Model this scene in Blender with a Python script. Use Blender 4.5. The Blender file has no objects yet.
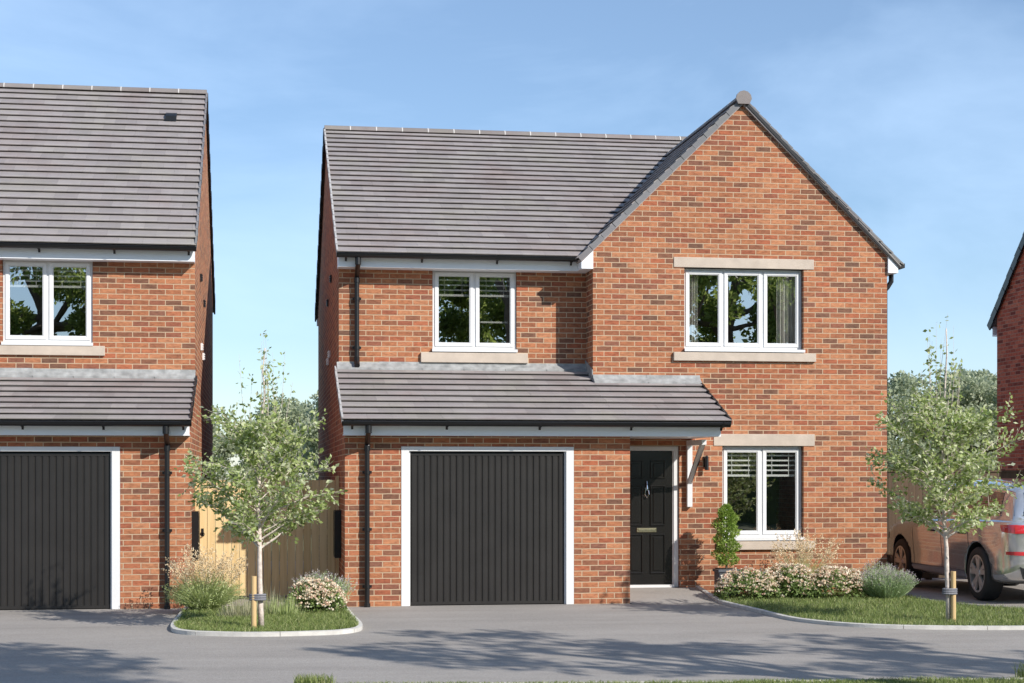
import bpy, math, random
import numpy as np
from mathutils import Vector, Matrix, noise as mnoise

R = math.radians
scene = bpy.context.scene
COL = scene.collection
random.seed(7)

# ------------------------------------------------------------------ materials
def mat(name):
    m = bpy.data.materials.new(name); m.use_nodes = True
    nt = m.node_tree
    return m, nt, nt.nodes['Principled BSDF']
def N(nt, t, **kw):
    n = nt.nodes.new(t)
    for k, v in kw.items():
        if k.startswith('i_'):
            n.inputs[k[2:].replace('_', ' ')].default_value = v
        else: setattr(n, k, v)
    return n
def L(nt, a, b): nt.links.new(a, b)
def ramp(nt, stops, interp='LINEAR'):
    r = nt.nodes.new('ShaderNodeValToRGB'); r.color_ramp.interpolation = interp
    e = r.color_ramp.elements
    while len(e) < len(stops): e.new(0.5)
    for i, (p, c) in enumerate(stops):
        e[i].position = p; e[i].color = (*c, 1) if len(c) == 3 else c
    return r
def simple(name, col, rough=.6, metal=0, var=0.12, scale=6, bump=0, bscale=60, spec=.5, coat=0):
    m, nt, b = mat(name)
    b.inputs['Roughness'].default_value = rough
    b.inputs['Metallic'].default_value = metal
    b.inputs['Specular IOR Level'].default_value = spec
    b.inputs['Coat Weight'].default_value = coat
    geo = N(nt, 'ShaderNodeNewGeometry')
    if var:
        n = N(nt, 'ShaderNodeTexNoise', i_Scale=scale, i_Detail=5)
        L(nt, geo.outputs['Position'], n.inputs['Vector'])
        r = ramp(nt, [(.3, tuple(c*(1-var) for c in col)), (.7, tuple(min(1, c*(1+var)) for c in col))])
        L(nt, n.outputs['Fac'], r.inputs['Fac']); L(nt, r.outputs['Color'], b.inputs['Base Color'])
    else: b.inputs['Base Color'].default_value = (*col, 1)
    if bump:
        n2 = N(nt, 'ShaderNodeTexNoise', i_Scale=bscale, i_Detail=4)
        L(nt, geo.outputs['Position'], n2.inputs['Vector'])
        bp = N(nt, 'ShaderNodeBump', i_Strength=bump, i_Distance=.01)
        L(nt, n2.outputs['Fac'], bp.inputs['Height']); L(nt, bp.outputs['Normal'], b.inputs['Normal'])
    return m

def brick_mat(name, palette, mortar):
    m, nt, b = mat(name)
    geo = N(nt, 'ShaderNodeNewGeometry')
    sp = N(nt, 'ShaderNodeSeparateXYZ'); L(nt, geo.outputs['Position'], sp.inputs[0])
    sn = N(nt, 'ShaderNodeSeparateXYZ'); L(nt, geo.outputs['True Normal'], sn.inputs[0])
    ab = N(nt, 'ShaderNodeMath', operation='ABSOLUTE'); L(nt, sn.outputs['Y'], ab.inputs[0])
    gt = N(nt, 'ShaderNodeMath', operation='GREATER_THAN'); L(nt, ab.outputs[0], gt.inputs[0]); gt.inputs[1].default_value = .5
    mx = N(nt, 'ShaderNodeMix'); L(nt, gt.outputs[0], mx.inputs[0])
    L(nt, sp.outputs['Y'], mx.inputs[2]); L(nt, sp.outputs['X'], mx.inputs[3])
    cb = N(nt, 'ShaderNodeCombineXYZ'); L(nt, mx.outputs[0], cb.inputs[0]); L(nt, sp.outputs['Z'], cb.inputs[1])
    # slightly wandering coordinates so that arrises are not ruler straight
    dn = N(nt, 'ShaderNodeTexNoise', i_Scale=9, i_Detail=2); L(nt, geo.outputs['Position'], dn.inputs['Vector'])
    dv = N(nt, 'ShaderNodeVectorMath', operation='SUBTRACT'); L(nt, dn.outputs['Color'], dv.inputs[0]); dv.inputs[1].default_value = (.5, .5, .5)
    ds = N(nt, 'ShaderNodeVectorMath', operation='SCALE'); L(nt, dv.outputs[0], ds.inputs[0]); ds.inputs['Scale'].default_value = .006
    ad = N(nt, 'ShaderNodeVectorMath', operation='ADD'); L(nt, cb.outputs[0], ad.inputs[0]); L(nt, ds.outputs[0], ad.inputs[1])
    br = N(nt, 'ShaderNodeTexBrick'); L(nt, ad.outputs[0], br.inputs['Vector'])
    br.inputs['Color1'].default_value = (0, 0, 0, 1); br.inputs['Color2'].default_value = (1, 1, 1, 1); br.inputs['Mortar'].default_value = (.5, .5, .5, 1)
    br.inputs['Scale'].default_value = 1; br.inputs['Mortar Size'].default_value = .0068
    br.inputs['Mortar Smooth'].default_value = .25; br.inputs['Bias'].default_value = 0
    br.inputs['Brick Width'].default_value = .225; br.inputs['Row Height'].default_value = .075
    rp = ramp(nt, palette, 'LINEAR'); L(nt, br.outputs['Color'], rp.inputs['Fac'])
    # blotches inside each brick
    mpb = N(nt, 'ShaderNodeMapping'); mpb.inputs['Scale'].default_value = (.55, .55, 1.5); L(nt, geo.outputs['Position'], mpb.inputs[0])
    n1 = N(nt, 'ShaderNodeTexNoise', i_Scale=24, i_Detail=6, i_Roughness=.65); L(nt, mpb.outputs[0], n1.inputs['Vector'])
    r1 = ramp(nt, [(.3, (.58, .56, .57)), (.52, (1, 1, 1)), (.72, (1.32, 1.3, 1.22))]); L(nt, n1.outputs['Fac'], r1.inputs['Fac'])
    mu = N(nt, 'ShaderNodeMix', data_type='RGBA', blend_type='MULTIPLY'); mu.inputs[0].default_value = .85
    L(nt, rp.outputs['Color'], mu.inputs[6]); L(nt, r1.outputs['Color'], mu.inputs[7])
    n2 = N(nt, 'ShaderNodeTexNoise', i_Scale=1.1, i_Detail=3); L(nt, geo.outputs['Position'], n2.inputs['Vector'])
    r2 = ramp(nt, [(.3, (.9, .9, .9)), (.7, (1.08, 1.07, 1.06))]); L(nt, n2.outputs['Fac'], r2.inputs['Fac'])
    mu2 = N(nt, 'ShaderNodeMix', data_type='RGBA', blend_type='MULTIPLY'); mu2.inputs[0].default_value = 1
    L(nt, mu.outputs[2], mu2.inputs[6]); L(nt, r2.outputs['Color'], mu2.inputs[7])
    mo = N(nt, 'ShaderNodeMix', data_type='RGBA'); L(nt, br.outputs['Fac'], mo.inputs[0])
    L(nt, mu2.outputs[2], mo.inputs[6]); mo.inputs[7].default_value = (*mortar, 1)
    L(nt, mo.outputs[2], b.inputs['Base Color'])
    b.inputs['Roughness'].default_value = .9; b.inputs['Specular IOR Level'].default_value = .2
    inv = N(nt, 'ShaderNodeMath', operation='MULTIPLY_ADD'); L(nt, br.outputs['Fac'], inv.inputs[0]); inv.inputs[1].default_value = -1; inv.inputs[2].default_value = 1
    a2 = N(nt, 'ShaderNodeMath', operation='MULTIPLY_ADD'); L(nt, n1.outputs['Fac'], a2.inputs[0]); a2.inputs[1].default_value = .5; L(nt, inv.outputs[0], a2.inputs[2])
    bp = N(nt, 'ShaderNodeBump', i_Strength=.7, i_Distance=.006); L(nt, a2.outputs[0], bp.inputs['Height']); L(nt, bp.outputs['Normal'], b.inputs['Normal'])
    return m

def leaf_mat(name, stops, trans=.35, rough=.5, spec=.4):
    m, nt, b = mat(name)
    geo = N(nt, 'ShaderNodeNewGeometry')
    r = ramp(nt, stops); L(nt, geo.outputs['Random Per Island'], r.inputs['Fac'])
    L(nt, r.outputs['Color'], b.inputs['Base Color'])
    b.inputs['Roughness'].default_value = rough; b.inputs['Specular IOR Level'].default_value = spec
    tr = N(nt, 'ShaderNodeBsdfTranslucent'); L(nt, r.outputs['Color'], tr.inputs['Color'])
    mx = N(nt, 'ShaderNodeMixShader'); mx.inputs[0].default_value = trans
    L(nt, b.outputs[0], mx.inputs[1]); L(nt, tr.outputs[0], mx.inputs[2])
    L(nt, mx.outputs[0], nt.nodes['Material Output'].inputs['Surface'])
    return m

def tile_mat(name, a, bcol, c):
    m, nt, b = mat(name)
    geo = N(nt, 'ShaderNodeNewGeometry')
    r = ramp(nt, [(0, a), (.5, bcol), (1, c)]); L(nt, geo.outputs['Random Per Island'], r.inputs['Fac'])
    n = N(nt, 'ShaderNodeTexNoise', i_Scale=5, i_Detail=8, i_Roughness=.7); L(nt, geo.outputs['Position'], n.inputs['Vector'])
    r2 = ramp(nt, [(.3, (.9, .9, .9)), (.7, (1.08, 1.07, 1.06))]); L(nt, n.outputs['Fac'], r2.inputs['Fac'])
    mu = N(nt, 'ShaderNodeMix', data_type='RGBA', blend_type='MULTIPLY'); mu.inputs[0].default_value = 1
    L(nt, r.outputs['Color'], mu.inputs[6]); L(nt, r2.outputs['Color'], mu.inputs[7]); L(nt, mu.outputs[2], b.inputs['Base Color'])
    n4 = N(nt, 'ShaderNodeTexNoise', i_Scale=.9, i_Detail=5, i_Roughness=.6); L(nt, geo.outputs['Position'], n4.inputs['Vector'])
    r4 = ramp(nt, [(.3, (.93, .86, .84)), (.5, (1, 1, 1)), (.68, (.98, 1.0, .93))]); L(nt, n4.outputs['Fac'], r4.inputs['Fac'])
    mu4 = N(nt, 'ShaderNodeMix', data_type='RGBA', blend_type='MULTIPLY'); mu4.inputs[0].default_value = 1
    L(nt, mu.outputs[2], mu4.inputs[6]); L(nt, r4.outputs['Color'], mu4.inputs[7]); L(nt, mu4.outputs[2], b.inputs['Base Color'])
    n3 = N(nt, 'ShaderNodeTexNoise', i_Scale=120, i_Detail=3); L(nt, geo.outputs['Position'], n3.inputs['Vector'])
    bp = N(nt, 'ShaderNodeBump', i_Strength=.4, i_Distance=.004); L(nt, n3.outputs['Fac'], bp.inputs['Height']); L(nt, bp.outputs['Normal'], b.inputs['Normal'])
    b.inputs['Roughness'].default_value = .65; b.inputs['Specular IOR Level'].default_value = .4
    return m

def tarmac_mat():
    m, nt, b = mat('tarmac')
    geo = N(nt, 'ShaderNodeNewGeometry')
    mp = N(nt, 'ShaderNodeMapping'); mp.inputs['Scale'].default_value = (.35, 1.3, 1); L(nt, geo.outputs['Position'], mp.inputs[0])
    n = N(nt, 'ShaderNodeTexNoise', i_Scale=1.2, i_Detail=8, i_Roughness=.6); L(nt, mp.outputs[0], n.inputs['Vector'])
    r = ramp(nt, [(.28, (.262, .242, .222)), (.5, (.308, .285, .262)), (.74, (.35, .324, .298))]); L(nt, n.outputs['Fac'], r.inputs['Fac'])
    v = N(nt, 'ShaderNodeTexVoronoi', i_Scale=95); L(nt, geo.outputs['Position'], v.inputs['Vector'])
    r2 = ramp(nt, [(0, (.72, .72, .72)), (.5, (1, 1, 1)), (1, (1.3, 1.3, 1.28))]); L(nt, v.outputs['Color'], r2.inputs['Fac'])
    mu = N(nt, 'ShaderNodeMix', data_type='RGBA', blend_type='MULTIPLY'); mu.inputs[0].default_value = .7
    L(nt, r.outputs['Color'], mu.inputs[6]); L(nt, r2.outputs['Color'], mu.inputs[7]); L(nt, mu.outputs[2], b.inputs['Base Color'])
    bp = N(nt, 'ShaderNodeBump', i_Strength=.5, i_Distance=.004); L(nt, v.outputs['Distance'], bp.inputs['Height']); L(nt, bp.outputs['Normal'], b.inputs['Normal'])
    b.inputs['Roughness'].default_value = .85; b.inputs['Specular IOR Level'].default_value = .3
    return m

def wood_mat(name, a, c):
    m, nt, b = mat(name)
    geo = N(nt, 'ShaderNodeNewGeometry')
    mp = N(nt, 'ShaderNodeMapping'); mp.inputs['Scale'].default_value = (14, 14, .7); L(nt, geo.outputs['Position'], mp.inputs[0])
    n = N(nt, 'ShaderNodeTexNoise', i_Scale=1.6, i_Detail=6); L(nt, mp.outputs[0], n.inputs['Vector'])
    ad = N(nt, 'ShaderNodeMath', operation='MULTIPLY_ADD'); L(nt, geo.outputs['Random Per Island'], ad.inputs[0]); ad.inputs[1].default_value = .35; L(nt, n.outputs['Fac'], ad.inputs[2])
    r = ramp(nt, [(.4, a), (.95, c)]); L(nt, ad.outputs[0], r.inputs['Fac']); L(nt, r.outputs['Color'], b.inputs['Base Color'])
    b.inputs['Roughness'].default_value = .75
    bp = N(nt, 'ShaderNodeBump', i_Strength=.3, i_Distance=.003); L(nt, n.outputs['Fac'], bp.inputs['Height']); L(nt, bp.outputs['Normal'], b.inputs['Normal'])
    return m

def glass_mat(name, refl, tint, wob=.0):
    m, nt, b = mat(name)
    nt.nodes.remove(b)
    t = N(nt, 'ShaderNodeBsdfTransparent'); t.inputs[0].default_value = (*tint, 1)
    g = N(nt, 'ShaderNodeBsdfGlossy'); g.inputs['Roughness'].default_value = 0.0; g.inputs['Color'].default_value = (1, 1, 1, 1)
    if wob:
        geo = N(nt, 'ShaderNodeNewGeometry')
        n = N(nt, 'ShaderNodeTexNoise', i_Scale=1.6, i_Detail=1); L(nt, geo.outputs['Position'], n.inputs['Vector'])
        bp = N(nt, 'ShaderNodeBump', i_Strength=1, i_Distance=wob); L(nt, n.outputs['Fac'], bp.inputs['Height']); L(nt, bp.outputs['Normal'], g.inputs['Normal'])
    mx = N(nt, 'ShaderNodeMixShader'); mx.inputs[0].default_value = refl
    L(nt, t.outputs[0], mx.inputs[1]); L(nt, g.outputs[0], mx.inputs[2]); L(nt, mx.outputs[0], nt.nodes['Material Output'].inputs['Surface'])
    return m

M = {}
M['brick'] = brick_mat('brick', [(0, (.165, .088, .06)), (.06, (.21, .096, .06)), (.16, (.27, .110, .062)), (.32, (.335, .130, .067)),
                                 (.5, (.39, .158, .079)), (.7, (.44, .198, .104)), (.82, (.355, .117, .061)), (.92, (.29, .10, .058)), (1, (.215, .10, .068))], (.50, .37, .25))
M['brick_dark'] = brick_mat('brick_deep_red', [(0, (.20, .05, .035)), (.3, (.42, .10, .06)), (.6, (.50, .135, .08)), (1, (.54, .17, .10))], (.42, .25, .18))
M['tile'] = tile_mat('roof_tile', (.25, .226, .222), (.285, .258, .253), (.31, .282, .274))
M['ridge'] = tile_mat('ridge_tile', (.19, .168, .160), (.22, .195, .188), (.24, .215, .207))
M['mortar'] = simple('pale_mortar', (.55, .53, .50), .9)
M['verge'] = tile_mat('verge_unit', (.15, .15, .16), (.175, .175, .185), (.20, .195, .205))
M['verge_pale'] = simple('pale_verge_unit', (.42, .41, .40), .7)
M['lead'] = simple('lead_flashing', (.30, .305, .30), .7, 0, .30, 9, .5, 14)
M['upvc'] = simple('white_upvc', (.70, .70, .70), .28, 0, .015, 2)
M['fascia'] = simple('white_fascia', (.84, .86, .885), .35, 0, .02, 2)
M['black_pvc'] = simple('black_pvc', (.006, .006, .007), .38, 0, .1, 5)
M['stone'] = simple('cast_stone', (.50, .42, .345), .85, 0, .10, 5, .3, 90)
M['garage'] = simple('charcoal_garage_paint', (.021, .019, .0175), .38, 0, .12, 3)
M['garage_groove'] = simple('groove_shade', (.012, .012, .012), .6, 0, 0)
M['door'] = simple('black_door_gloss', (.012, .011, .010), .2, 0, .1, 4)
M['chrome'] = simple('chrome', (.75, .75, .76), .15, 1, 0)
M['brass'] = simple('brass', (.62, .55, .36), .25, 1, 0)
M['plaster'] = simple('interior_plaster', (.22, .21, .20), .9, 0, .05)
M['blind'] = simple('blind_slat', (.80, .79, .76), .5, 0, .03)
M['curtain'] = simple('curtain', (.78, .75, .69), .9, 0, .1)
M['glass'] = glass_mat('window_glass', .48, (.85, .87, .86), .0012)
M['glass_low'] = glass_mat('lower_window_glass', .24, (.85, .87, .86), .0012)
M['tarmac'] = tarmac_mat()
M['kerb'] = simple('concrete_kerb', (.56, .54, .50), .85, 0, .14, 7, .3, 70)
M['soil'] = simple('lawn_soil', (.10, .12, .045), .95, 0, .3, 9, .5, 40)
M['earth'] = simple('far_ground', (.10, .115, .05), .95, 0, .25, .2)
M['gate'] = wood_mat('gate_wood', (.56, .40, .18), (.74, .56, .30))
M['fence'] = wood_mat('shade_toned_fence_wood', (.055, .033, .016), (.10, .062, .032))  # wood colour darkened to stand in for shade lying on the fence
M['stake'] = wood_mat('stake_wood', (.50, .33, .15), (.62, .44, .22))
M['bark_pale'] = simple('pale_bark', (.58, .50, .44), .85, 0, .25, 22, .5, 50)
M['bark'] = simple('bark', (.11, .085, .06), .9, 0, .3, 6, .8, 12)
M['rubber'] = simple('rubber', (.016, .016, .017), .75, 0, .1)
M['tie'] = simple('tree_tie', (.16, .16, .18), .6, 0, .1)
M['leaf_young'] = leaf_mat('young_leaf', [(0, (.17, .23, .055)), (.3, (.33, .42, .13)), (.65, (.51, .59, .25)), (1, (.80, .83, .58))], .5, .6, .2)
M['leaf_far_hazed'] = leaf_mat('hazed_far_leaf', [(0, (.26, .31, .19)), (.5, (.42, .47, .30)), (1, (.60, .63, .46))], .5)  # leaf colours paled to imitate distance haze
M['leaf_big'] = leaf_mat('big_leaf', [(0, (.10, .15, .03)), (.5, (.24, .32, .07)), (1, (.42, .50, .16))], .72)
M['grass'] = leaf_mat('grass_blade', [(0, (.11, .155, .04)), (.5, (.20, .265, .07)), (.85, (.30, .355, .12)), (1, (.46, .44, .22))], .3)
M['sedge'] = leaf_mat('sedge_blade', [(0, (.22, .24, .12)), (.5, (.38, .37, .22)), (1, (.56, .53, .38))], .3)
M['orn'] = leaf_mat('ornamental_blade', [(0, (.26, .33, .10)), (.5, (.42, .50, .20)), (1, (.58, .62, .34))], .3)
M['plume'] = leaf_mat('plume', [(0, (.66, .48, .28)), (.5, (.76, .60, .38)), (1, (.82, .72, .52))], .3)
M['shrub'] = leaf_mat('shrub_leaf', [(0, (.08, .13, .03)), (.5, (.18, .26, .07)), (1, (.32, .40, .14))], .3)
M['petal'] = leaf_mat('petal', [(0, (.74, .44, .36)), (.3, (.82, .66, .48)), (.7, (.84, .76, .58)), (1, (.86, .82, .72))], .25)
M['lavender'] = leaf_mat('lavender_leaf', [(0, (.22, .32, .13)), (.5, (.38, .50, .25)), (1, (.56, .66, .40))], .3)
M['lav_flower'] = leaf_mat('lavender_flower', [(0, (.36, .26, .38)), (.5, (.46, .42, .42)), (1, (.58, .58, .48))], .25)
M['topiary'] = leaf_mat('conifer_spray', [(0, (.14, .22, .03)), (.5, (.27, .40, .07)), (1, (.44, .56, .15))], .3)
M['planter'] = simple('grey_planter', (.085, .095, .11), .45, 0, .1)
M['compost'] = simple('compost', (.03, .02, .015), 1)
def paint():
    m, nt, b = mat('silver_car_paint')
    b.inputs['Base Color'].default_value = (.60, .59, .59, 1); b.inputs['Metallic'].default_value = .68; b.inputs['Roughness'].default_value = .12
    b.inputs['Coat Weight'].default_value = 1; b.inputs['Coat Roughness'].default_value = .03
    return m
M['paint'] = paint()
M['car_black'] = simple('car_black_trim', (.012, .012, .013), .35, 0, 0)
M['car_glass'] = simple('car_glass', (.02, .022, .025), .04, 0, 0, spec=.9, coat=1)
M['tail_red'] = simple('tail_lens', (.62, .03, .04), .12, 0, 0, coat=1)
M['alloy'] = simple('alloy_rim', (.66, .60, .56), .3, .55, 0)
M['well'] = simple('arch_liner', (.01, .01, .01), .9, 0, 0)

# ------------------------------------------------------------------ mesh builder
class MB:
    def __init__(s): s.v = []; s.f = []; s.m = []
    def poly(s, pts, mi=0):
        n = len(s.v); s.v += [tuple(p) for p in pts]; s.f.append(list(range(n, n+len(pts)))); s.m.append(mi)
    def box(s, x0, x1, y0, y1, z0, z1, mi=0):
        if x0 > x1: x0, x1 = x1, x0
        if y0 > y1: y0, y1 = y1, y0
        if z0 > z1: z0, z1 = z1, z0
        n = len(s.v)
        s.v += [(x0,y0,z0),(x1,y0,z0),(x1,y1,z0),(x0,y1,z0),(x0,y0,z1),(x1,y0,z1),(x1,y1,z1),(x0,y1,z1)]
        for q in ((0,3,2,1),(4,5,6,7),(0,1,5,4),(1,2,6,5),(2,3,7,6),(3,0,4,7)): s.f.append([n+i for i in q]); s.m.append(mi)
        return s
    def prism(s, pts, d, mi=0):
        """polygon pts (3-D) extruded by vector d"""
        n = len(s.v); k = len(pts)
        s.v += [tuple(p) for p in pts] + [tuple(Vector(p)+Vector(d)) for p in pts]
        s.f.append(list(range(n, n+k))[::-1]); s.f.append(list(range(n+k, n+2*k)))
        for i in range(k):
            j = (i+1) % k; s.f.append([n+i, n+j, n+k+j, n+k+i])
        s.m += [mi]*(k+2)
        return s
    def tube(s, pts, rad, sides=8, cap=True, mi=0):
        pts = [Vector(p) for p in pts]
        if not hasattr(rad, '__len__'): rad = [rad]*len(pts)
        n = len(s.v); up = Vector((0, 0, 1)); prev = None
        for i, p in enumerate(pts):
            t = (pts[min(i+1, len(pts)-1)] - pts[max(i-1, 0)]).normalized()
            if prev is None:
                a = t.cross(up)
                if a.length < .1: a = t.cross(Vector((1, 0, 0)))
                a.normalize()
            else: a = (prev - t*prev.dot(t)).normalized()
            prev = a; b = t.cross(a)
            for k in range(sides):
                w = 2*math.pi*k/sides; s.v.append(tuple(p + (a*math.cos(w)+b*math.sin(w))*rad[i]))
        for i in range(len(pts)-1):
            for k in range(sides):
                k2 = (k+1) % sides
                s.f.append([n+i*sides+k, n+i*sides+k2, n+(i+1)*sides+k2, n+(i+1)*sides+k]); s.m.append(mi)
        if cap:
            s.f.append([n+k for k in range(sides)][::-1]); s.f.append([n+(len(pts)-1)*sides+k for k in range(sides)]); s.m += [mi, mi]
        return s
    def ring(s, c, r0, r1, y0, y1, seg=40, mi=0):
        """annulus about the Y axis (lies in the xz plane)"""
        n = len(s.v)
        for k in range(seg):
            w = 2*math.pi*k/seg; cx, sz = math.cos(w), math.sin(w)
            for r, y in ((r0,y0),(r1,y0),(r1,y1),(r0,y1)): s.v.append((c[0]+r*cx, c[1]+y, c[2]+r*sz))
        for k in range(seg):
            a = n+4*k; b = n+4*((k+1) % seg)
            for i in range(4):
                j = (i+1) % 4; s.f.append([a+i, a+j, b+j, b+i]); s.m.append(mi)
        return s
    def pieces(s):
        n = len(s.v); par = list(range(n))
        def find(a):
            while par[a] != a: par[a] = par[par[a]]; a = par[a]
            return a
        key = {}
        for i, v in enumerate(s.v):
            k = (round(v[0], 5), round(v[1], 5), round(v[2], 5))
            if k in key: par[find(i)] = find(key[k])
            else: key[k] = i
        for f in s.f:
            for q in f[1:]: par[find(q)] = find(f[0])
        rt = sorted({find(i) for i in range(n)}); ix = {r: i for i, r in enumerate(rt)}
        isl = np.array([ix[find(i)] for i in range(n)]); k = len(rt)
        if k < 2 or k > 150: return None
        V = np.array([tuple(v) for v in s.v]); lo = np.full((k, 3), 1e9); hi = -lo
        np.minimum.at(lo, isl, V); np.maximum.at(hi, isl, V); size = (hi-lo).max(1)
        gap = np.maximum(0, np.maximum(lo[:, None]-hi[None], lo[None]-hi[:, None])); near = np.sqrt((gap**2).sum(2)) <= np.maximum(.02, .48*np.maximum(size[:, None], size[None]))
        p2 = list(range(k))
        def f2(a):
            while p2[a] != a: a = p2[a]
            return a
        for a, b in zip(*np.nonzero(near)): p2[f2(a)] = f2(b)
        g = np.array([f2(i) for i in range(k)])[isl]
        return None if len(set(g)) < 2 else g
    def build(s, name, mats, parent=None, smooth=False, bevel=0, origin=None):
        g = s.pieces() if parent is not None else None
        if g is not None:
            first = None
            for q in sorted(set(g), key=lambda q: min(v[2]*0+v[0] for v, h in zip(s.v, g) if h == q)):
                m_ = MB(); mp = {}
                for i, h in enumerate(g):
                    if h == q: mp[i] = len(m_.v); m_.v.append(s.v[i])
                for f, mi in zip(s.f, s.m):
                    if f[0] in mp: m_.f.append([mp[i] for i in f]); m_.m.append(mi)
                o = m_.build1(name, mats, parent, smooth, bevel, origin); first = first or o
            return first
        return s.build1(name, mats, parent, smooth, bevel, origin)
    def build1(s, name, mats, parent=None, smooth=False, bevel=0, origin=None):
        me = bpy.data.meshes.new(name)
        o = bpy.data.objects.new(name, me); COL.objects.link(o)
        off = Vector((0, 0, 0))
        if parent is not None:
            o.parent = parent
            off = Vector(parent.get('_o', (0, 0, 0)))
        elif origin is not None: off = Vector(origin); o.location = off
        o['_o'] = tuple(off)
        me.from_pydata([tuple(Vector(v)-off) for v in s.v], [], s.f); me.update()
        if not isinstance(mats, (list, tuple)): mats = [mats]
        for m in mats: me.materials.append(m)
        me.polygons.foreach_set('material_index', s.m)
        if smooth: me.polygons.foreach_set('use_smooth', [True]*len(me.polygons))
        import bmesh
        bm = bmesh.new(); bm.from_mesh(me); bmesh.ops.recalc_face_normals(bm, faces=bm.faces); bm.to_mesh(me); bm.free()
        if bevel:
            md = o.modifiers.new('bevel', 'BEVEL'); md.width = bevel; md.segments = 2; md.limit_method = 'ANGLE'; md.angle_limit = R(40)
        return o

def tag(o, label=None, cat=None, group=None, kind=None):
    if label: o['label'] = label
    if cat: o['category'] = cat
    if group: o['group'] = group
    if kind: o['kind'] = kind
    return o
def thing(name, label, cat, loc, group=None):
    o = bpy.data.objects.new(name, None); COL.objects.link(o); o.location = loc; o.empty_display_size = .3
    o['_o'] = tuple(loc)
    return tag(o, label, cat, group)

def leaves(name, P, D_, W, Ln, m, parent=None, origin=(0,0,0), fold=.18):
    """one mesh of rhombic leaves. P bases (n,3), D_ axis dirs (n,3), W width, Ln length arrays"""
    P = np.asarray(P, float); n = len(P); D_ = np.asarray(D_, float); D_ /= np.linalg.norm(D_, axis=1)[:, None] + 1e-9
    rnd = RNG.normal(size=(n, 3)); S = np.cross(D_, rnd); S /= np.linalg.norm(S, axis=1)[:, None] + 1e-9
    U = np.cross(D_, S); W = np.broadcast_to(W, (n,))[:, None]; Ln = np.broadcast_to(Ln, (n,))[:, None]
    a = P; c = P + D_*Ln; mid = P + D_*Ln*.45 + U*Ln*fold*.5
    b = mid + S*W*.5 - U*W*fold; d = mid - S*W*.5 - U*W*fold
    V = np.stack([a, b, c, d], 1).reshape(-1, 3) - np.array(origin)
    me = bpy.data.meshes.new(name); me.vertices.add(4*n); me.vertices.foreach_set('co', V.ravel())
    me.loops.add(4*n); me.loops.foreach_set('vertex_index', np.arange(4*n)); me.polygons.add(n)
    me.polygons.foreach_set('loop_start', np.arange(0, 4*n, 4)); me.polygons.foreach_set('loop_total', np.full(n, 4))
    me.materials.append(m); me.update(calc_edges=True)
    o = bpy.data.objects.new(name, me); COL.objects.link(o)
    if parent is not None: o.parent = parent
    else: o.location = origin
    o['_o'] = tuple(origin)
    return o
RNG = np.random.default_rng(5)

def blades(name, base, tip, W, m, parent=None, origin=(0,0,0), bend=.25, segs=3):
    """curved tapering grass blades from base to tip, drooping"""
    base = np.asarray(base, float); tip = np.asarray(tip, float); n = len(base)
    W = np.broadcast_to(W, (n,))
    d = tip-base; hor = d.copy(); hor[:, 2] = 0
    side = np.cross(d, RNG.normal(size=(n, 3))); side /= np.linalg.norm(side, axis=1)[:, None]+1e-9
    vs = []
    for k in range(segs+1):
        t = k/segs
        c = base + d*t - hor*bend*math.sin(math.pi*t)*.8 + np.array([0, 0, 1])*(np.linalg.norm(d, axis=1)*bend*.5*math.sin(math.pi*t))[:, None]
        w = (W*(1-t)**.6*.5)[:, None] if k < segs else (W*.04)[:, None]
        vs += [c-side*w, c+side*w]
    V = np.stack(vs, 1); per = 2*(segs+1)
    V = V.reshape(-1, 3) - np.array(origin)
    F = []
    b0 = np.arange(n)*per
    quads = np.stack([np.stack([b0+2*k, b0+2*k+1, b0+2*k+3, b0+2*k+2], 1) for k in range(segs)], 1).reshape(-1, 4)
    me = bpy.data.meshes.new(name); me.vertices.add(len(V)); me.vertices.foreach_set('co', V.ravel())
    nf = len(quads); me.loops.add(4*nf); me.loops.foreach_set('vertex_index', quads.ravel()); me.polygons.add(nf)
    me.polygons.foreach_set('loop_start', np.arange(0, 4*nf, 4)); me.polygons.foreach_set('loop_total', np.full(nf, 4))
    me.materials.append(m); me.update(calc_edges=True)
    o = bpy.data.objects.new(name, me); COL.objects.link(o)
    if parent is not None: o.parent = parent
    else: o.location = origin
    return o

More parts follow.
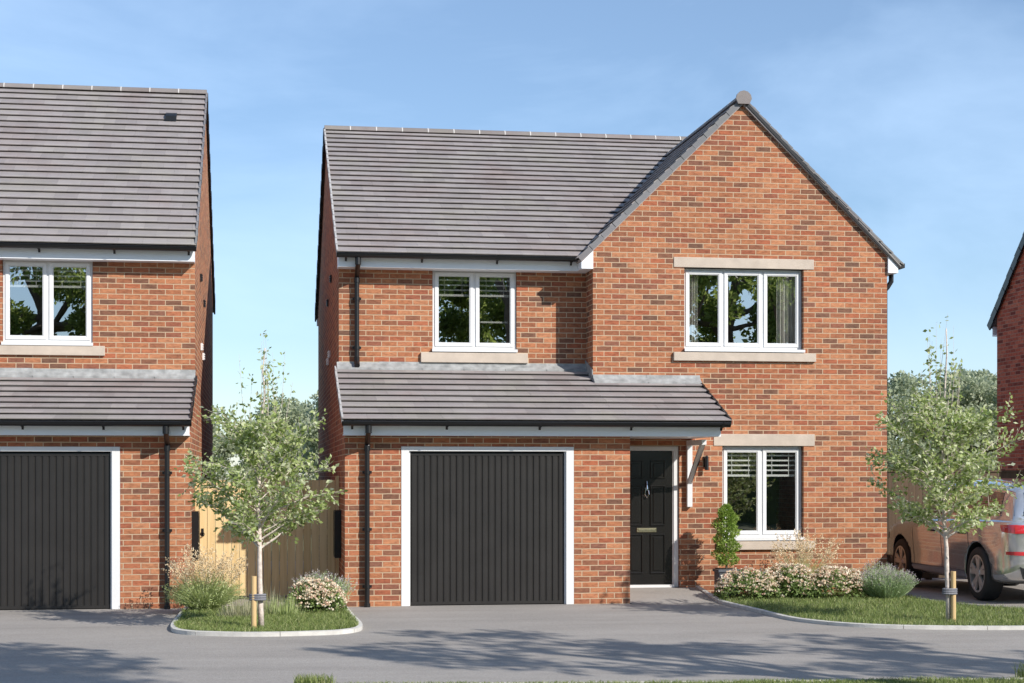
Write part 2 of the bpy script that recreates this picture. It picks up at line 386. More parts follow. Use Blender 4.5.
# ------------------------------------------------------------------ walls, roofs and fittings
def holed_wall(mb, x0, x1, z0, z1, yf, th, holes):
    """rectangular wall facing -Y with rectangular openings, solid"""
    xs = sorted({x0, x1, *[h[0] for h in holes], *[h[1] for h in holes]})
    zs = sorted({z0, z1, *[h[2] for h in holes], *[h[3] for h in holes]})
    def inh(x, z): return any(h[0] < x < h[1] and h[2] < z < h[3] for h in holes)
    for i in range(len(xs)-1):
        for j in range(len(zs)-1):
            a, b, c, d = xs[i], xs[i+1], zs[j], zs[j+1]
            if inh((a+b)/2, (c+d)/2): continue
            mb.poly([(a, yf, c), (b, yf, c), (b, yf, d), (a, yf, d)])
            mb.poly([(a, yf+th, c), (a, yf+th, d), (b, yf+th, d), (b, yf+th, c)])
    for (a, b, c, d) in holes:
        mb.poly([(a, yf, c), (a, yf, d), (a, yf+th, d), (a, yf+th, c)])
        mb.poly([(b, yf, c), (b, yf+th, c), (b, yf+th, d), (b, yf, d)])
        mb.poly([(a, yf, d), (b, yf, d), (b, yf+th, d), (a, yf+th, d)])
        if c > z0: mb.poly([(a, yf, c), (a, yf+th, c), (b, yf+th, c), (b, yf, c)])
    mb.poly([(x0, yf, z0), (x0, yf+th, z0), (x0, yf+th, z1), (x0, yf, z1)])
    mb.poly([(x1, yf, z0), (x1, yf, z1), (x1, yf+th, z1), (x1, yf+th, z0)])
    mb.poly([(x0, yf, z1), (x0, yf+th, z1), (x1, yf+th, z1), (x1, yf, z1)])

def tiled(mb, o, ux, length, us, slen, rows, tw=.33, th=.028, seed=0):
    """courses of individual tiles. o lower-left corner at the eave, ux along the eave, us up the slope"""
    rr = random.Random(seed); o = Vector(o); ux = Vector(ux).normalized(); us = Vector(us).normalized(); nn = ux.cross(us)
    if nn.z < 0: nn = -nn
    g = slen/rows
    # solid deck below the tiles
    mb.prism([o+nn*-.05, o+ux*length+nn*-.05, o+ux*length+us*slen+nn*-.05, o+us*slen+nn*-.05], nn*.047)
    for r in range(rows):
        x = -(tw/2 if r % 2 else 0)
        while x < length-1e-6:
            a = max(0, x)+.0006; b = min(length, x+tw)-.0006; x += tw
            if b-a < .02: continue
            j = rr.uniform(-.0015, .0015)
            s0 = r*g-.012+rr.uniform(-.0015, .0015); s1 = (r+1)*g+.015
            if r == rows-1: s1 = slen
            p = lambda X, S, H: o+ux*X+us*S+nn*H
            Q = [p(q, S, H) for q in (a, b) for S, H in ((s0, .046+j), (s0+.03, .050+j), (s1, .008), (s1, -.004), (s0+.06, .004), (s0+.05, .030), (s0, .033))]
            n = len(mb.v); mb.v += [tuple(v) for v in Q]
            for i in range(7):
                i2 = (i+1) % 7; mb.f.append([n+i, n+i2, n+7+i2, n+7+i]); mb.m.append(0)
            mb.f.append([n+i for i in range(7)][::-1]); mb.f.append([n+7+i for i in range(7)]); mb.m += [0, 0]

def verge(mb, o, us, slen, out, n, h=.1, t=.05, lap=.02, top=.046, inn=.012):
    """overlapping dry-verge units up a rake. out: outward normal of the rake"""
    o = Vector(o); us = Vector(us).normalized(); out = Vector(out).normalized(); up = out.cross(us)
    if up.z < 0: up = -up
    g = slen/n
    for i in range(n):
        s0, s1 = i*g+.004, (i+1)*g-.004
        a = .010
        P = [o+us*s0+up*(top+a), o+us*s1+up*top, o+us*s1+up*(top-h), o+us*s0+up*(top+a-h)]
        mb.prism([p-out*inn for p in P], out*(inn+t*.6+.005*(i % 2)))

def ridge_line(mb, mm, p0, p1, seg=.45, r=.09):
    """half-round ridge tiles with mortar joints"""
    p0, p1 = Vector(p0), Vector(p1); d = p1-p0; n = max(1, round(d.length/seg)); u = d.normalized(); side = u.cross(Vector((0,0,1)))
    def arc(p, r):
        return [p+side*(r*1.15*math.cos(w))+Vector((0,0,1))*(r*.95*math.sin(w)-.045) for w in [math.pi*k/8 for k in range(9)]]
    for i in range(n):
        a = p0+u*(d.length*i/n+.008); b = p0+u*(d.length*(i+1)/n-.008)
        A, B = arc(a, r), arc(b, r); mb.prism(A, B[0]-A[0])
        if i: mm.prism(arc(p0+u*(d.length*i/n-.009), r+.004), u*.018, 1)

def gutter(root, x0, x1, y, z, brackets=True):
    mb = MB(); r = .056; seg = 8; n = len(mb.v)
    prof = [(y+r*math.cos(w), z+r*math.sin(w)) for w in [math.pi+math.pi*k/seg for k in range(seg+1)]]
    inner = [(y+(r-.005)*math.cos(w), z+(r-.005)*math.sin(w)) for w in [2*math.pi-math.pi*k/seg for k in range(seg+1)]]
    pr = prof+inner
    mb.prism([(x0, a, b) for a, b in pr], (x1-x0, 0, 0))
    mb.tube([(x0, y-r, z), (x1, y-r, z)], .007, 6)
    for xe in (x0, x1-.012): mb.prism([(xe, a, b) for a, b in prof], (.012, 0, 0))
    o = mb.build('gutter', M['black_pvc'], root)
    if brackets:
        b = MB(); k = max(2, round((x1-x0)/.95))
        for i in range(k):
            x = x0+.12+(x1-x0-.24)*i/(k-1)
            b.prism([(x, yy+0, zz) for yy, zz in [(y-r-.008, z+.006), (y-r*.8, z-r*.75), (y, z-r-.008), (y+r*.7, z-r*.85), (y+r+.02, z-.1), (y+r+.02, z+.0), (y+r*.6, z-r*.7), (y, z-r+.003), (y-r*.7, z-r*.6), (y-r+.006, z)]], (.03, 0, 0))
        b.build('gutter_bracket', M['black_pvc'], o)
    return o

def downpipe(root, x, y, z0, z1, gy, gz, shoe=False):
    mb = MB(); r = .034
    pts = [(x, gy, gz-.04), (x, gy, gz-.10), (x, y, z1-.10), (x, y, z1-.16)]
    mb.tube(pts, r, 12); mb.tube([(x, y, z1-.13), (x, y, z0+.03)], r, 14)
    mb.tube([(x, gy, gz-.02), (x, gy, gz-.12)], .043, 12)
    mb.tube([(x, y, z1-.2), (x, y, z1-.13)], .041, 12)
    if shoe: mb.tube([(x, y, z0+.14), (x, y, z0+.07), (x, y-.07, z0+.01)], .040, 12)
    else: mb.tube([(x, y, z0), (x, y, z0+.05)], .043, 12)
    o = mb.build('downpipe', M['black_pvc'], root, smooth=False)
    c = MB(); zz = z0+.25
    while zz < z1-.3:
        c.tube([(x, y, zz), (x, y, zz+.045)], .042, 12); c.box(x-.062, x+.062, y+.015, y+.05, zz+.004, zz+.04); zz += (z1-z0)/ (3 if z1-z0 > 1.5 else 2)
    c.build('pipe_clip', M['black_pvc'], o)
    return o

def window(root, x0, x1, z0, z1, yf, lights, blind=None, curtains=False, setb=.085, rail=(), gl=None):
    """uPVC casement window standing in its opening, with pane(s), sill board"""
    y = yf+setb; x0 -= .008; x1 += .008; fw = .040; fd = .07; f = MB()
    zb = z0+.05                                     # room for the pvc sill
    f.box(x0, x0+fw, y, y+fd, zb, z1); f.box(x1-fw, x1, y, y+fd, zb, z1)
    f.box(x0+fw, x1-fw, y, y+fd, z1-fw, z1); f.box(x0+fw, x1-fw, y, y+fd, zb, zb+fw)
    w = (x1-x0)/lights
    for i in range(1, lights): f.box(x0+w*i-.024, x0+w*i+.024, y+.001, y+fd-.001, zb+fw, z1-fw)
    fo = f.build('window', M['upvc'], root, bevel=.004)
    s = MB(); g = MB()
    for i in range(lights):
        a = x0+w*i+(fw if i == 0 else .024)-.006; b = x0+w*(i+1)-(fw if i == lights-1 else .024)+.006
        c = zb+fw-.006; d = z1-fw+.006; sw = .044; ys = y-.014
        s.box(a, a+sw, ys, ys+.05, c, d); s.box(b-sw, b, ys, ys+.05, c, d)
        s.box(a+sw, b-sw, ys, ys+.05, d-sw, d); s.box(a+sw, b-sw, ys, ys+.05, c, c+sw)
        # bead
        t = .012; ya = ys+.008
        s.box(a+sw, a+sw+t, ya, ya+.03, c+sw, d-sw); s.box(b-sw-t, b-sw, ya, ya+.03, c+sw, d-sw)
        s.box(a+sw+t, b-sw-t, ya, ya+.03, d-sw-t, d-sw); s.box(a+sw+t, b-sw-t, ya, ya+.03, c+sw, c+sw+t)
        g.poly([(a+sw-.004, ys+.024, c+sw-.004), (b-sw+.004, ys+.024, c+sw-.004), (b-sw+.004, ys+.024, d-sw+.004), (a+sw-.004, ys+.024, d-sw+.004)])
    s.build('casement', M['upvc'], fo, bevel=.003)
    g.build('pane', gl or M['glass'], fo)
    sb = MB(); sb.prism([(x0-.012, yf-.055, z0+.012), (x0-.012, y+fd, z0+.012), (x0-.012, y+fd, zb), (x0-.012, y-.01, zb), (x0-.012, yf-.055, zb-.010)], (x1-x0+.024, 0, 0))
    sb.box(x0-.012, x1+.012, yf-.055, yf-.048, z0+.0, z0+.012)
    sb.build('sill_board', M['upvc'], fo)
    yi = y+fd+.015
    if blind:
        bl = MB(); zt = z1-.05; zz = zt
        while zz > z1-blind:
            bl.box(x0+.06, x1-.06, yi, yi+.012, zz-.022, zz); zz -= .072
        bl.box(x0+.06, x1-.06, yi, yi+.035, zz-.03, zz+.0)
        for i in range(lights):
            for q in (.3, .72): bl.box(x0+w*(i+q)-.004, x0+w*(i+q)+.004, yi-.004, yi-.001, zz, zt)
        bl.build('blind', M['blind'], fo)
    for zr in rail:
        q = MB(); q.box(x0+w+.1, x1-.1, yi+.03, yi+.05, zr-.012, zr+.012); q.build('blind_rail', M['blind'], fo)
    if curtains:
        for xa, xb in ((x0+.05, x0+.24), (x1-.34, x1-.05)):
            q = MB(); n = 14; prev = None; ptf = []
            for k in range(n+1):
                t = k/n; ptf.append((xa+(xb-xa)*t, yi+.035+.028*math.sin(k*2.1)+.01*math.sin(k*5.3)))
            q.prism([(a, b, z0+.05) for a, b in ptf]+[(a, b+.006, z0+.05) for a, b in ptf[::-1]], (0, 0, z1-z0-.08))
            q.build('curtain', M['curtain'], fo)
    return fo

def stone(root, name, x0, x1, yf, z0, z1, proj, depth=.14):
    mb = MB(); mb.box(x0, x1, yf-proj, yf+depth, z0, z1); return mb.build(name, M['stone'], root, bevel=.006)

def garage_door(root, x0, x1, z1, yf):
    """x0..x1, z1: outer edge of the white frame"""
    y = yf+.05; f = MB(); fw = .105
    f.box(x0, x0+fw, yf-.004, yf+.12, .0, z1); f.box(x1-fw, x1, yf-.004, yf+.12, .0, z1); f.box(x0+fw, x1-fw, yf-.004, yf+.12, z1-.062, z1)
    f.box(x0+fw, x0+fw+.018, yf+.03, yf+.12, 0, z1-.062); f.box(x1-fw-.018, x1-fw, yf+.03, yf+.12, 0, z1-.062)
    fr = f.build('garage_frame', M['upvc'], root, bevel=.004)
    a, b = x0+fw+.02, x1-fw-.02; n = 24; w = (b-a)/n; d = MB()
    pts = [(a, y)]
    for i in range(n):
        q = a+w*i
        pts += [(q+.004, y+.012), (q+.013, y+.012), (q+.020, y), (q+w*.5-.002, y-.001), (q+w-.006, y)]
    pts += [(b, y+.012)]
    P = [(px, py, .012) for px, py in pts] + [(b, y+.05, .012), (a, y+.05, .012)]
    d.prism(P, (0, 0, z1-.062-.02-.012))
    do = d.build('garage_door', M['garage'], root)
    d2 = MB(); d2.box(a, b, y-.006, y+.03, .012, .05); d2.box(a, b, y-.006, y+.03, z1-.12, z1-.082); d2.build('edge_rail', M['garage'], do)
    s = MB(); s.box(a-.01, b+.01, y+.02, y+.05, .0, .0125); s.build('door_seal', M['rubber'], do)
    return do

def vent_cover(root, x, y, z, sx, m, name='wall_vent'):
    mb = MB(); mb.box(x, x+sx*.028, y-.07, y+.07, z-.055, z+.055)
    for k in range(3): mb.box(x+sx*.028, x+sx*.038, y-.065, y+.065, z-.045+k*.035, z-.03+k*.035)
    return mb.build(name, m, root)

# ================================================================== MAIN HOUSE
X0, X1 = 1.075, 9.085; YG, YP, YW, YR = 22.03, 23.27, 23.80, 32.70; XG = 4.675; XA = 6.88
def main_roof_z(y, base=4.87, y0=23.40, k=.563): return base+(y-y0)*k
house = thing('detached_house', 'central red brick house with a projecting front gable and black front door', 'house', (5.0, 27.5, 0), 'brick houses in the row')
w = MB(); T = .3
lz = lambda y: 2.455+(y-21.65)*.379                 # lean-to tile plane
# side wall, left
prof = [(YG, 0), (YR, 0), (YR, main_roof_z(23.8)-.09), (28.25, main_roof_z(28.25)-.1), (YW, main_roof_z(23.8)-.09), (YW, lz(YW)-.06), (YG, lz(YG)-.07)]
w.prism([(X0, a, b) for a, b in prof], (T, 0, 0))
# side wall, right
prof = [(YP+T, 0), (YR, 0), (YR, main_roof_z(23.8)-.09), (28.25, main_roof_z(28.25)-.1), (YP+T, main_roof_z(YP+T)-.09)]
w.prism([(X1-T, a, b) for a, b in prof], (T, 0, 0))
# garage front, garage return wall beside the door
holed_wall(w, X0+T, 4.94, 0, 2.42, YG, T, [(1.82, 4.165, -1, 2.132)])
w.box(4.64, 4.94, YG+T, YP+.02, 0, 2.5)
# first floor wall over the garage
holed_wall(w, X0+T, XG+.02, 2.6, main_roof_z(YW)-.10, YW, T, [(2.420, 3.650, 3.52, 4.72)])
# gable front
holed_wall(w, XG, X1, 0, 4.90, YP, T, [(5.0, 5.945, -1, 2.17), (6.586, 7.812, .79, 2.172), (6.02, 7.812, 3.525, 4.75)])
w.prism([(XG, YP, 4.90), (X1, YP, 4.90), (X1-.0, YP, 4.965), (XA+.03, YP, 7.10), (XA-.03, YP, 7.10), (XG, YP, 4.965)], (0, T, 0))
# gable return above the lean-to
w.box(XG, XG+T, YP+T, YW+.2, 0, 4.95)
# back wall
w.box(X0+T, X1-T, YR-T, YR, 0, main_roof_z(23.8)-.12)
w.build('brick_wall', M['brick'], house)
i_ = MB()
i_.box(X0+T+.01, X1-T-.01, YW+T, YR-T-.01, .06, .14); i_.box(XG+T+.01, X1-T-.01, YP+T, YW+T, .06, .14)
i_.box(X0+T+.01, X1-T-.01, YW+T+.001, YR-T-.01, 2.42, 2.62); i_.box(XG+T+.01, X1-T-.01, YP+T+.001, YW+T, 2.42, 2.62)
i_.box(X0+T+.01, X1-T-.01, YW+T+.001, YR-T-.01, 4.80, 4.82); i_.box(XG+T+.01, X1-T-.01, YP+T+.001, YW+T, 4.80, 4.82)
i_.box(X0+T+.01, X1-T-.01, 27.6, 27.7, .14, 4.8); i_.box(4.7, 4.8, YW+T+.01, 27.6, .14, 4.8); i_.box(X0+T+.01, 4.64, YG+T+.4, YG+T+.45, .0, 2.4)
i_.build('interior', M['plaster'], house)

# --- roofs
rf = MB()
sl = math.hypot(4.85, 2.73); us = Vector((0, 4.85, 2.73)).normalized()
tiled(rf, (X0-.045, 23.40, 4.87), (1, 0, 0), 4.5+3.45, us, sl, 24, seed=1)
tiled(rf, (X0-.045, 33.10, 4.87), (1, 0, 0), 4.5+3.45, Vector((0, -4.85, 2.73)), sl, 24, seed=2)
roof = rf.build('roof', M['tile'], house)
rm = MB(); ridge_line(rm, rm, (X0-.05, 28.25, 7.645), (8.98, 28.25, 7.645))
rm.build1('ridge_tiles', [M['ridge'], M['mortar']], roof)
vg = MB(); verge(vg, (X0-.04, 23.40, 4.87), us, sl, (-1, 0, 0), 24, .075, .02); verge(vg, (8.98, 23.40, 4.87), us, sl, (1, 0, 0), 24, .075, .02)
vg.build('verge_cap', M['verge_pale'], roof)
vg = MB(); verge(vg, (X0-.04, 33.10, 4.87), Vector((0, -4.85, 2.73)), sl, (-1, 0, 0), 24, .15, .03); verge(vg, (8.98, 33.10, 4.87), Vector((0, -4.85, 2.73)), sl, (1, 0, 0), 24, .15, .03)
vg.build('rear_verge_cap', M['black_pvc'], roof)

gr = MB(); gl = math.hypot(2.41, 2.36)
tiled(gr, (9.29, 23.22, 4.83), (0, 1, 0), 5.0, Vector((-2.41, 0, 2.36)), gl, 15, seed=3)
tiled(gr, (4.47, 23.22, 4.83), (0, 1, 0), 5.0, Vector((2.41, 0, 2.36)), gl, 15, seed=4)
groof = gr.build('gable_roof', M['tile'], house)
rm = MB(); ridge_line(rm, rm, (XA, 23.19, 7.225), (XA, 27.8, 7.225))
rm.prism([(XA+.118*math.cos(q), 23.165, 7.195+.118*math.sin(q)) for q in [math.pi*k/6-math.pi/12*0 for k in range(7)]]+[(XA-.085, 23.165, 7.12), (XA+.085, 23.165, 7.12)], (0, .03, 0))
rm.build1('ridge_tiles', [M['ridge'], M['mortar']], groof)
vg = MB(); verge(vg, (4.47, 23.235, 4.83), Vector((2.41, 0, 2.36)), gl-.08, (0, -1, 0), 14, .078, .03, top=.034); vg.build('verge_cap', M['verge'], groof)
vg = MB(); verge(vg, (9.29, 23.235, 4.83), Vector((-2.41, 0, 2.36)), gl-.08, (0, -1, 0), 14, .026, .03, top=.036); vg.build('verge_cap', M['verge'], groof)
vg = MB(); q_ = Vector((2.41, 0, 2.36)).normalized(); vg.prism([Vector((9.27, 23.207, 4.83))+Vector((0, 0, -.012)), Vector((9.27, 23.207, 4.78)), Vector((XA+.05, 23.207, 7.105)), Vector((XA+.05, 23.207, 7.165))], (0, .06, 0)); vg.build('verge_shadow_strip', M['black_pvc'], groof)  # black strip standing in for the shadow line below the right verge
# boxed ends of the gable eaves and the eaves soffit
bx = MB()
bx.prism([(XG-.005, 23.225, 4.70), (XG-.005, 23.225, 4.99), (4.50, 23.225, 4.82), (4.50, 23.225, 4.70)], (0, .9, 0))
bx.prism([(X1+.004, 23.225, 4.72), (X1+.004, 23.225, 4.98), (9.24, 23.225, 4.83), (9.24, 23.225, 4.72)], (0, 9.2, 0))
bx.build('eaves_box', M['fascia'], house)
fs = MB(); fs.box(X0-.02, 4.498, 23.53, 23.55, 4.70, 4.90); fs.box(X0-.02, 4.498, 23.5505, 23.798, 4.70, 4.712)
fs.box(X0-.02, X0, 23.5505, YW, 4.713, 4.93)
fs.box(X0-.02, X1, 33.0, 33.02, 4.70, 4.86)
fs.build('fascia', M['fascia'], house)
gutter(house, X0-.05, 4.50, 23.41, 4.872)
g2 = MB(); g2.box(9.25, 9.35, 23.24, 32.8, 4.80, 4.865); g2.build('side_gutter', M['black_pvc'], house)
el = MB(); el.tube([(9.22, 23.45, 4.76), (9.22, 23.45, 4.62), (9.16, 23.45, 4.53), (9.13, 23.45, 4.50)], .036, 10); el.tube([(9.13, 23.45, 4.53), (9.13, 23.45, .05)], .030, 10)
el.build('side_downpipe', M['black_pvc'], house)

# lean-to over garage and door
lt = MB(); uL = Vector((0, 1, .379)).normalized()
tiled(lt, (X0-.055, 21.65, 2.455), (1, 0, 0), XG-X0+.055, uL, (YW-21.65)*1.0694+.0, 9, seed=5)
tiled(lt, (XG, 21.65, 2.455), (1, 0, 0), 6.25-XG, uL, (YW-21.65)*1.0694*7/9, 7, seed=6)
lroof = lt.build('garage_roof', M['tile'], house)
vg = MB(); verge(vg, (X0-.05, 21.65, 2.455), uL, 2.30, (-1, 0, 0), 9, .075, .02); vg.build('verge_cap', M['verge_pale'], lroof)
vg = MB(); verge(vg, (6.245, 21.65, 2.455), uL, 1.72, (1, 0, 0), 7, .09, .02); vg.build('porch_verge_cap', M['black_pvc'], lroof)
ld = MB()
def flash(mb, x0, x1, yw, z0, z1, out=.14, seed=0):
    rr = random.Random(seed); x = x0; n = max(2, int((x1-x0)/.55))
    for k in range(n):
        a = x0+(x1-x0)*k/n; b = x0+(x1-x0)*(k+1)/n
        t = .006+.003*(k % 2); j = rr.uniform(-.006, .006)
        mb.prism([(a, yw, z1+j), (a, yw-t-.006, z1+j), (a, yw-t-.012, z0+.045), (a, yw-out, z0-.022), (a, yw-out, z0-.05), (a, yw, z0-.03)], (b-a+.008, 0, 0))
flash(ld, X0-.03, XG, YW, lz(YW)+.035, lz(YW)+.105, .12, 1)
flash(ld, XG, 6.24, YP, lz(YP)+.035, lz(YP)+.115, .13, 2)
ld.prism([(XG-.012, YP, lz(YP)+.03), (XG-.012, YW, lz(YW)+.03), (XG-.012, YW, lz(YW)+.16), (XG-.012, YP, lz(YP)+.19)], (.01, 0, 0))
ld.build('lead_flashing', M['lead'], lroof)
fs = MB(); fs.box(X0-.03, 6.15, 21.80, 21.82, 2.272, 2.48); fs.box(X0-.03, 4.96, 21.822, 22.028, 2.272, 2.287)
fs.box(4.961, 6.15, 21.822, YP-.002, 2.272, 2.287)
fs.prism([(6.13, 21.822, 2.288), (6.13, YP-.002, 2.288), (6.13, YP-.002, lz(YP)-.06), (6.13, 21.822, 2.45)], (.02, 0, 0))
fs.build('garage_fascia', M['fascia'], house)
gutter(house, X0-.055, 6.24, 21.665, 2.448)
downpipe(house, 1.366, 21.96, 0, 2.27, 21.68, 2.42)
downpipe(house, 1.329, 23.73, 3.30, 4.70, 23.43, 4.84, shoe=True)

garage_door(house, 1.823, 4.162, 2.13, YG)
# front door
fd = MB(); yf = YP
fd.box(5.005, 5.075, yf+.03, yf+.10, .13, 2.165); fd.box(5.87, 5.94, yf+.03, yf+.10, .13, 2.165); fd.box(5.075, 5.87, yf+.03, yf+.10, 2.10, 2.165)
fd.box(5.855, 5.87, yf+.045, yf+.10, .17, 2.10); fd.box(5.075, 5.09, yf+.045, yf+.10, .17, 2.10)
df = fd.build('door_frame', M['upvc'], house, bevel=.004)
t = MB(); t.box(5.075, 5.87, yf-.02, yf+.12, .13, .168); t.build('threshold', M['upvc'], df)
dd = MB(); dy = yf+.055; dd.box(5.092, 5.853, dy, dy+.045, .172, 2.098)
cx = (5.092+5.853)/2
for (za, zb) in ((1.70, 1.96), (1.02, 1.60), (.33, .90)):
    for sx in (-1, 1):
        a = cx+sx*.055; b = cx+sx*.275
        a, b = min(a, b), max(a, b); t_ = .016
        dd.box(a, b, dy-.018, dy, zb-t_, zb); dd.box(a, b, dy-.018, dy, za, za+t_)
        dd.box(a, a+t_, dy-.018, dy, za+t_, zb-t_); dd.box(b-t_, b, dy-.018, dy, za+t_, zb-t_)
        dd.box(a+.045, b-.045, dy-.012, dy, za+.045, zb-.045)
do = dd.build('front_door', M['door'], house, bevel=.004)
k = MB(); k.box(cx-.145, cx+.145, dy-.014, dy, .925, .985); k.box(cx-.125, cx+.125, dy-.02, dy-.014, .938, .972); k.build('letter_plate', M['brass'], do, bevel=.003)
k = MB(); k.tube([(cx, dy-.001, 1.55), (cx, dy-.03, 1.55)], .026, 14); k.tube([(cx, dy-.02, 1.66), (cx, dy-.028, 1.60), (cx, dy-.03, 1.55)], [.006, .012, .016], 8)
k.tube([(cx-.022, dy-.03, 1.53), (cx-.03, dy-.034, 1.47), (cx, dy-.036, 1.425), (cx+.03, dy-.034, 1.47), (cx+.022, dy-.03, 1.53)], .007, 8); k.tube([(cx, dy, 1.43), (cx, dy-.03, 1.43)], .012, 8)
k.build('door_knocker', M['chrome'], do)
k = MB(); k.box(5.10, 5.135, dy-.012, dy, 1.0, 1.24); k.tube([(5.118, dy-.01, 1.14), (5.118, dy-.05, 1.14), (5.22, dy-.05, 1.14)], .010, 8); k.build('door_handle', M['chrome'], do)
# gallows bracket
gb = MB(); gb.box(6.045, 6.12, 23.19, YP-.001, 1.29, 2.245); gb.box(6.047, 6.118, 22.42, 23.19, 2.17, 2.245)
gb.prism([(6.052, 23.188, 1.70), (6.052, 23.188, 1.62), (6.052, 22.56, 2.168), (6.052, 22.47, 2.168)], (.06, 0, 0))
gb.build('porch_bracket', M['upvc'], house, bevel=.004)
# wall lamp
wl = MB(); wl.box(6.30, 6.36, YP-.03, YP, 1.86, 2.02); wl.box(6.31, 6.35, YP-.10, YP-.03, 1.98, 2.0); wl.tube([(6.33, YP-.085, 2.0), (6.33, YP-.085, 1.82)], [.026, .03], 10); wl.tube([(6.33, YP-.085, 2.0), (6.33, YP-.085, 2.03)], [.034, .012], 10)
wl.build('wall_lamp', M['black_pvc'], house)

window(house, 6.60, 7.797, .80, 2.168, YP, 2, blind=.34, gl=M['glass_low'])
stone(house, 'lintel', 6.456, 7.976, YP, 2.172, 2.345, .012)
stone(house, 'stone_sill', 6.51, 7.97, YP, .665, 0.788, .05)
window(house, 6.034, 7.797, 3.535, 4.746, YP, 3, curtains=True)
stone(house, 'lintel', 5.862, 7.965, YP, 4.75, 4.897, .012)
stone(house, 'stone_sill', 5.855, 7.985, YP, 3.40, 3.523, .05)
window(house, 2.432, 3.638, 3.53, 4.715, YW, 2, blind=.30, rail=(3.98,), setb=.03)
stone(house, 'stone_sill', 2.25, 3.81, YW, 3.375, 3.518, .05)
# meter cabinet and vents on the left flank
mc = MB(); mc.box(.985, 1.073, 23.0, 23.42, .60, 1.26); mc.box(.979, .985, 23.02, 23.40, .62, 1.24); mc.build('meter_cabinet', M['black_pvc'], house)
vent_cover(house, X0, 26.3, 4.85, -1, M['black_pvc']); vent_cover(house, X0, 27.6, 4.6, -1, M['black_pvc'])
vent_cover(house, X0, 26.9, 3.70, -1, M['upvc']); vent_cover(house, X0, 27.5, 3.62, -1, M['upvc'])

# ================================================================== LEFT HOUSE
lh = thing('detached_house', 'brick house with black garage door, cut off by the left edge of the photo', 'house', (-5.0, 27, 0), 'brick houses in the row')
LX0, LX1 = -9.2, -.943; LG, LW, LR_ = 22.10, 23.65, 32.0
kz = .6944; lr = lambda y: 4.905+(y-23.30)*kz
lzL = lambda y: 2.435+(y-21.72)*.347
w = MB()
prof = [(LG, 0), (LR_, 0), (LR_, lr(23.65)-.09), (27.8, lr(27.8)-.11), (LW, lr(LW)-.09), (LW, lzL(LW)-.06), (LG, lzL(LG)-.07)]
w.prism([(LX1-T, a, b) for a, b in prof], (T, 0, 0)); w.prism([(LX0, a, b) for a, b in prof], (T, 0, 0))
holed_wall(w, LX0+T, LX1-T, 0, 2.42, LG, T, [(-4.20, -1.84, -1, 2.12), (-7.91, -6.69, .79, 2.12)])
holed_wall(w, LX0+T, LX1-T, 2.6, lr(LW)-.10, LW, T, [(-3.558, -2.343, 3.535, 4.735), (-7.61, -6.39, 3.535, 4.735)])
w.box(LX0+T, LX1-T, LR_-T, LR_, 0, lr(23.65)-.12)
w.build('brick_wall', M['brick'], lh)
i_ = MB(); i_.box(LX0+T+.01, LX1-T-.01, LW+T+.001, LR_-T-.01, 2.42, 2.6); i_.box(LX0+T+.01, LX1-T-.01, LW+T+.001, LR_-T-.01, 4.80, 4.82)
i_.box(LX0+T+.01, LX1-T-.01, 27.4, 27.5, .1, 4.8); i_.box(LX0+T+.01, LX1-T-.01, LG+T+.01, 27.3, .04, .1); i_.box(-5.0, -4.9, LW+T+.01, 27.4, .1, 4.8)
i_.build('interior', M['plaster'], lh)
rf = MB(); sl = math.hypot(4.5, 3.125); us = Vector((0, 4.5, 3.125))
tiled(rf, (LX0-.03, 23.30, 4.905), (1, 0, 0), LX1-LX0+.06, us, sl, 24, seed=11)
tiled(rf, (LX0-.03, 32.30, 4.905), (1, 0, 0), LX1-LX0+.06, Vector((0, -4.5, 3.125)), sl, 24, seed=12)
roof = rf.build('roof', M['tile'], lh)
rm = MB(); ridge_line(rm, rm, (LX0-.03, 27.8, 8.075), (LX1+.035, 27.8, 8.075)); rm.build1('ridge_tiles', [M['ridge'], M['mortar']], roof)
vg = MB(); verge(vg, (LX1+.025, 23.30, 4.905), us, sl, (1, 0, 0), 24, .085, .02); vg.build('verge_cap', M['verge'], roof)
vg = MB(); verge(vg, (LX1+.025, 32.30, 4.905), Vector((0, -4.5, 3.125)), sl, (1, 0, 0), 24, .15, .03); vg.build('rear_verge_cap', M['black_pvc'], roof)
rv = MB(); y_, z_ = 26.9, lr(26.9); rv.prism([(-1.53, y_-.10, z_-.03), (-1.53, y_-.10, z_+.05), (-1.53, y_-.04, z_+.09), (-1.53, y_+.22, z_+.18), (-1.53, y_+.2, z_+.1)], (.17, 0, 0)); rv.build('roof_vent', M['black_pvc'], roof)
fs = MB(); fs.box(LX0, LX1, 23.43, 23.45, 4.72, 4.935); fs.box(LX0, LX1, 23.452, 23.648, 4.72, 4.732)
fs.prism([(LX1-.02, 23.452, 4.733), (LX1-.02, 23.648, 4.733), (LX1-.02, 23.648, 5.05), (LX1-.02, 23.452, 4.93)], (.02, 0, 0)); fs.build('fascia', M['fascia'], lh)
gutter(lh, LX0, LX1+.03, 23.31, 4.90)
lt = MB(); uL2 = Vector((0, 1, .347)).normalized(); ll = (LW-21.72)*1.0585
tiled(lt, (LX0-.03, 21.72, 2.435), (1, 0, 0), LX1-LX0+.05, uL2, ll, 8, seed=13); lroof = lt.build('garage_roof', M['tile'], lh)
vg = MB(); verge(vg, (LX1+.015, 21.72, 2.435), uL2, ll, (1, 0, 0), 8, .085, .02); vg.build('verge_cap', M['black_pvc'], lroof)
ld = MB(); flash(ld, LX0, LX1-.002, LW, lzL(LW)+.035, lzL(LW)+.12, .12, 3); ld.build('lead_flashing', M['lead'], lroof)
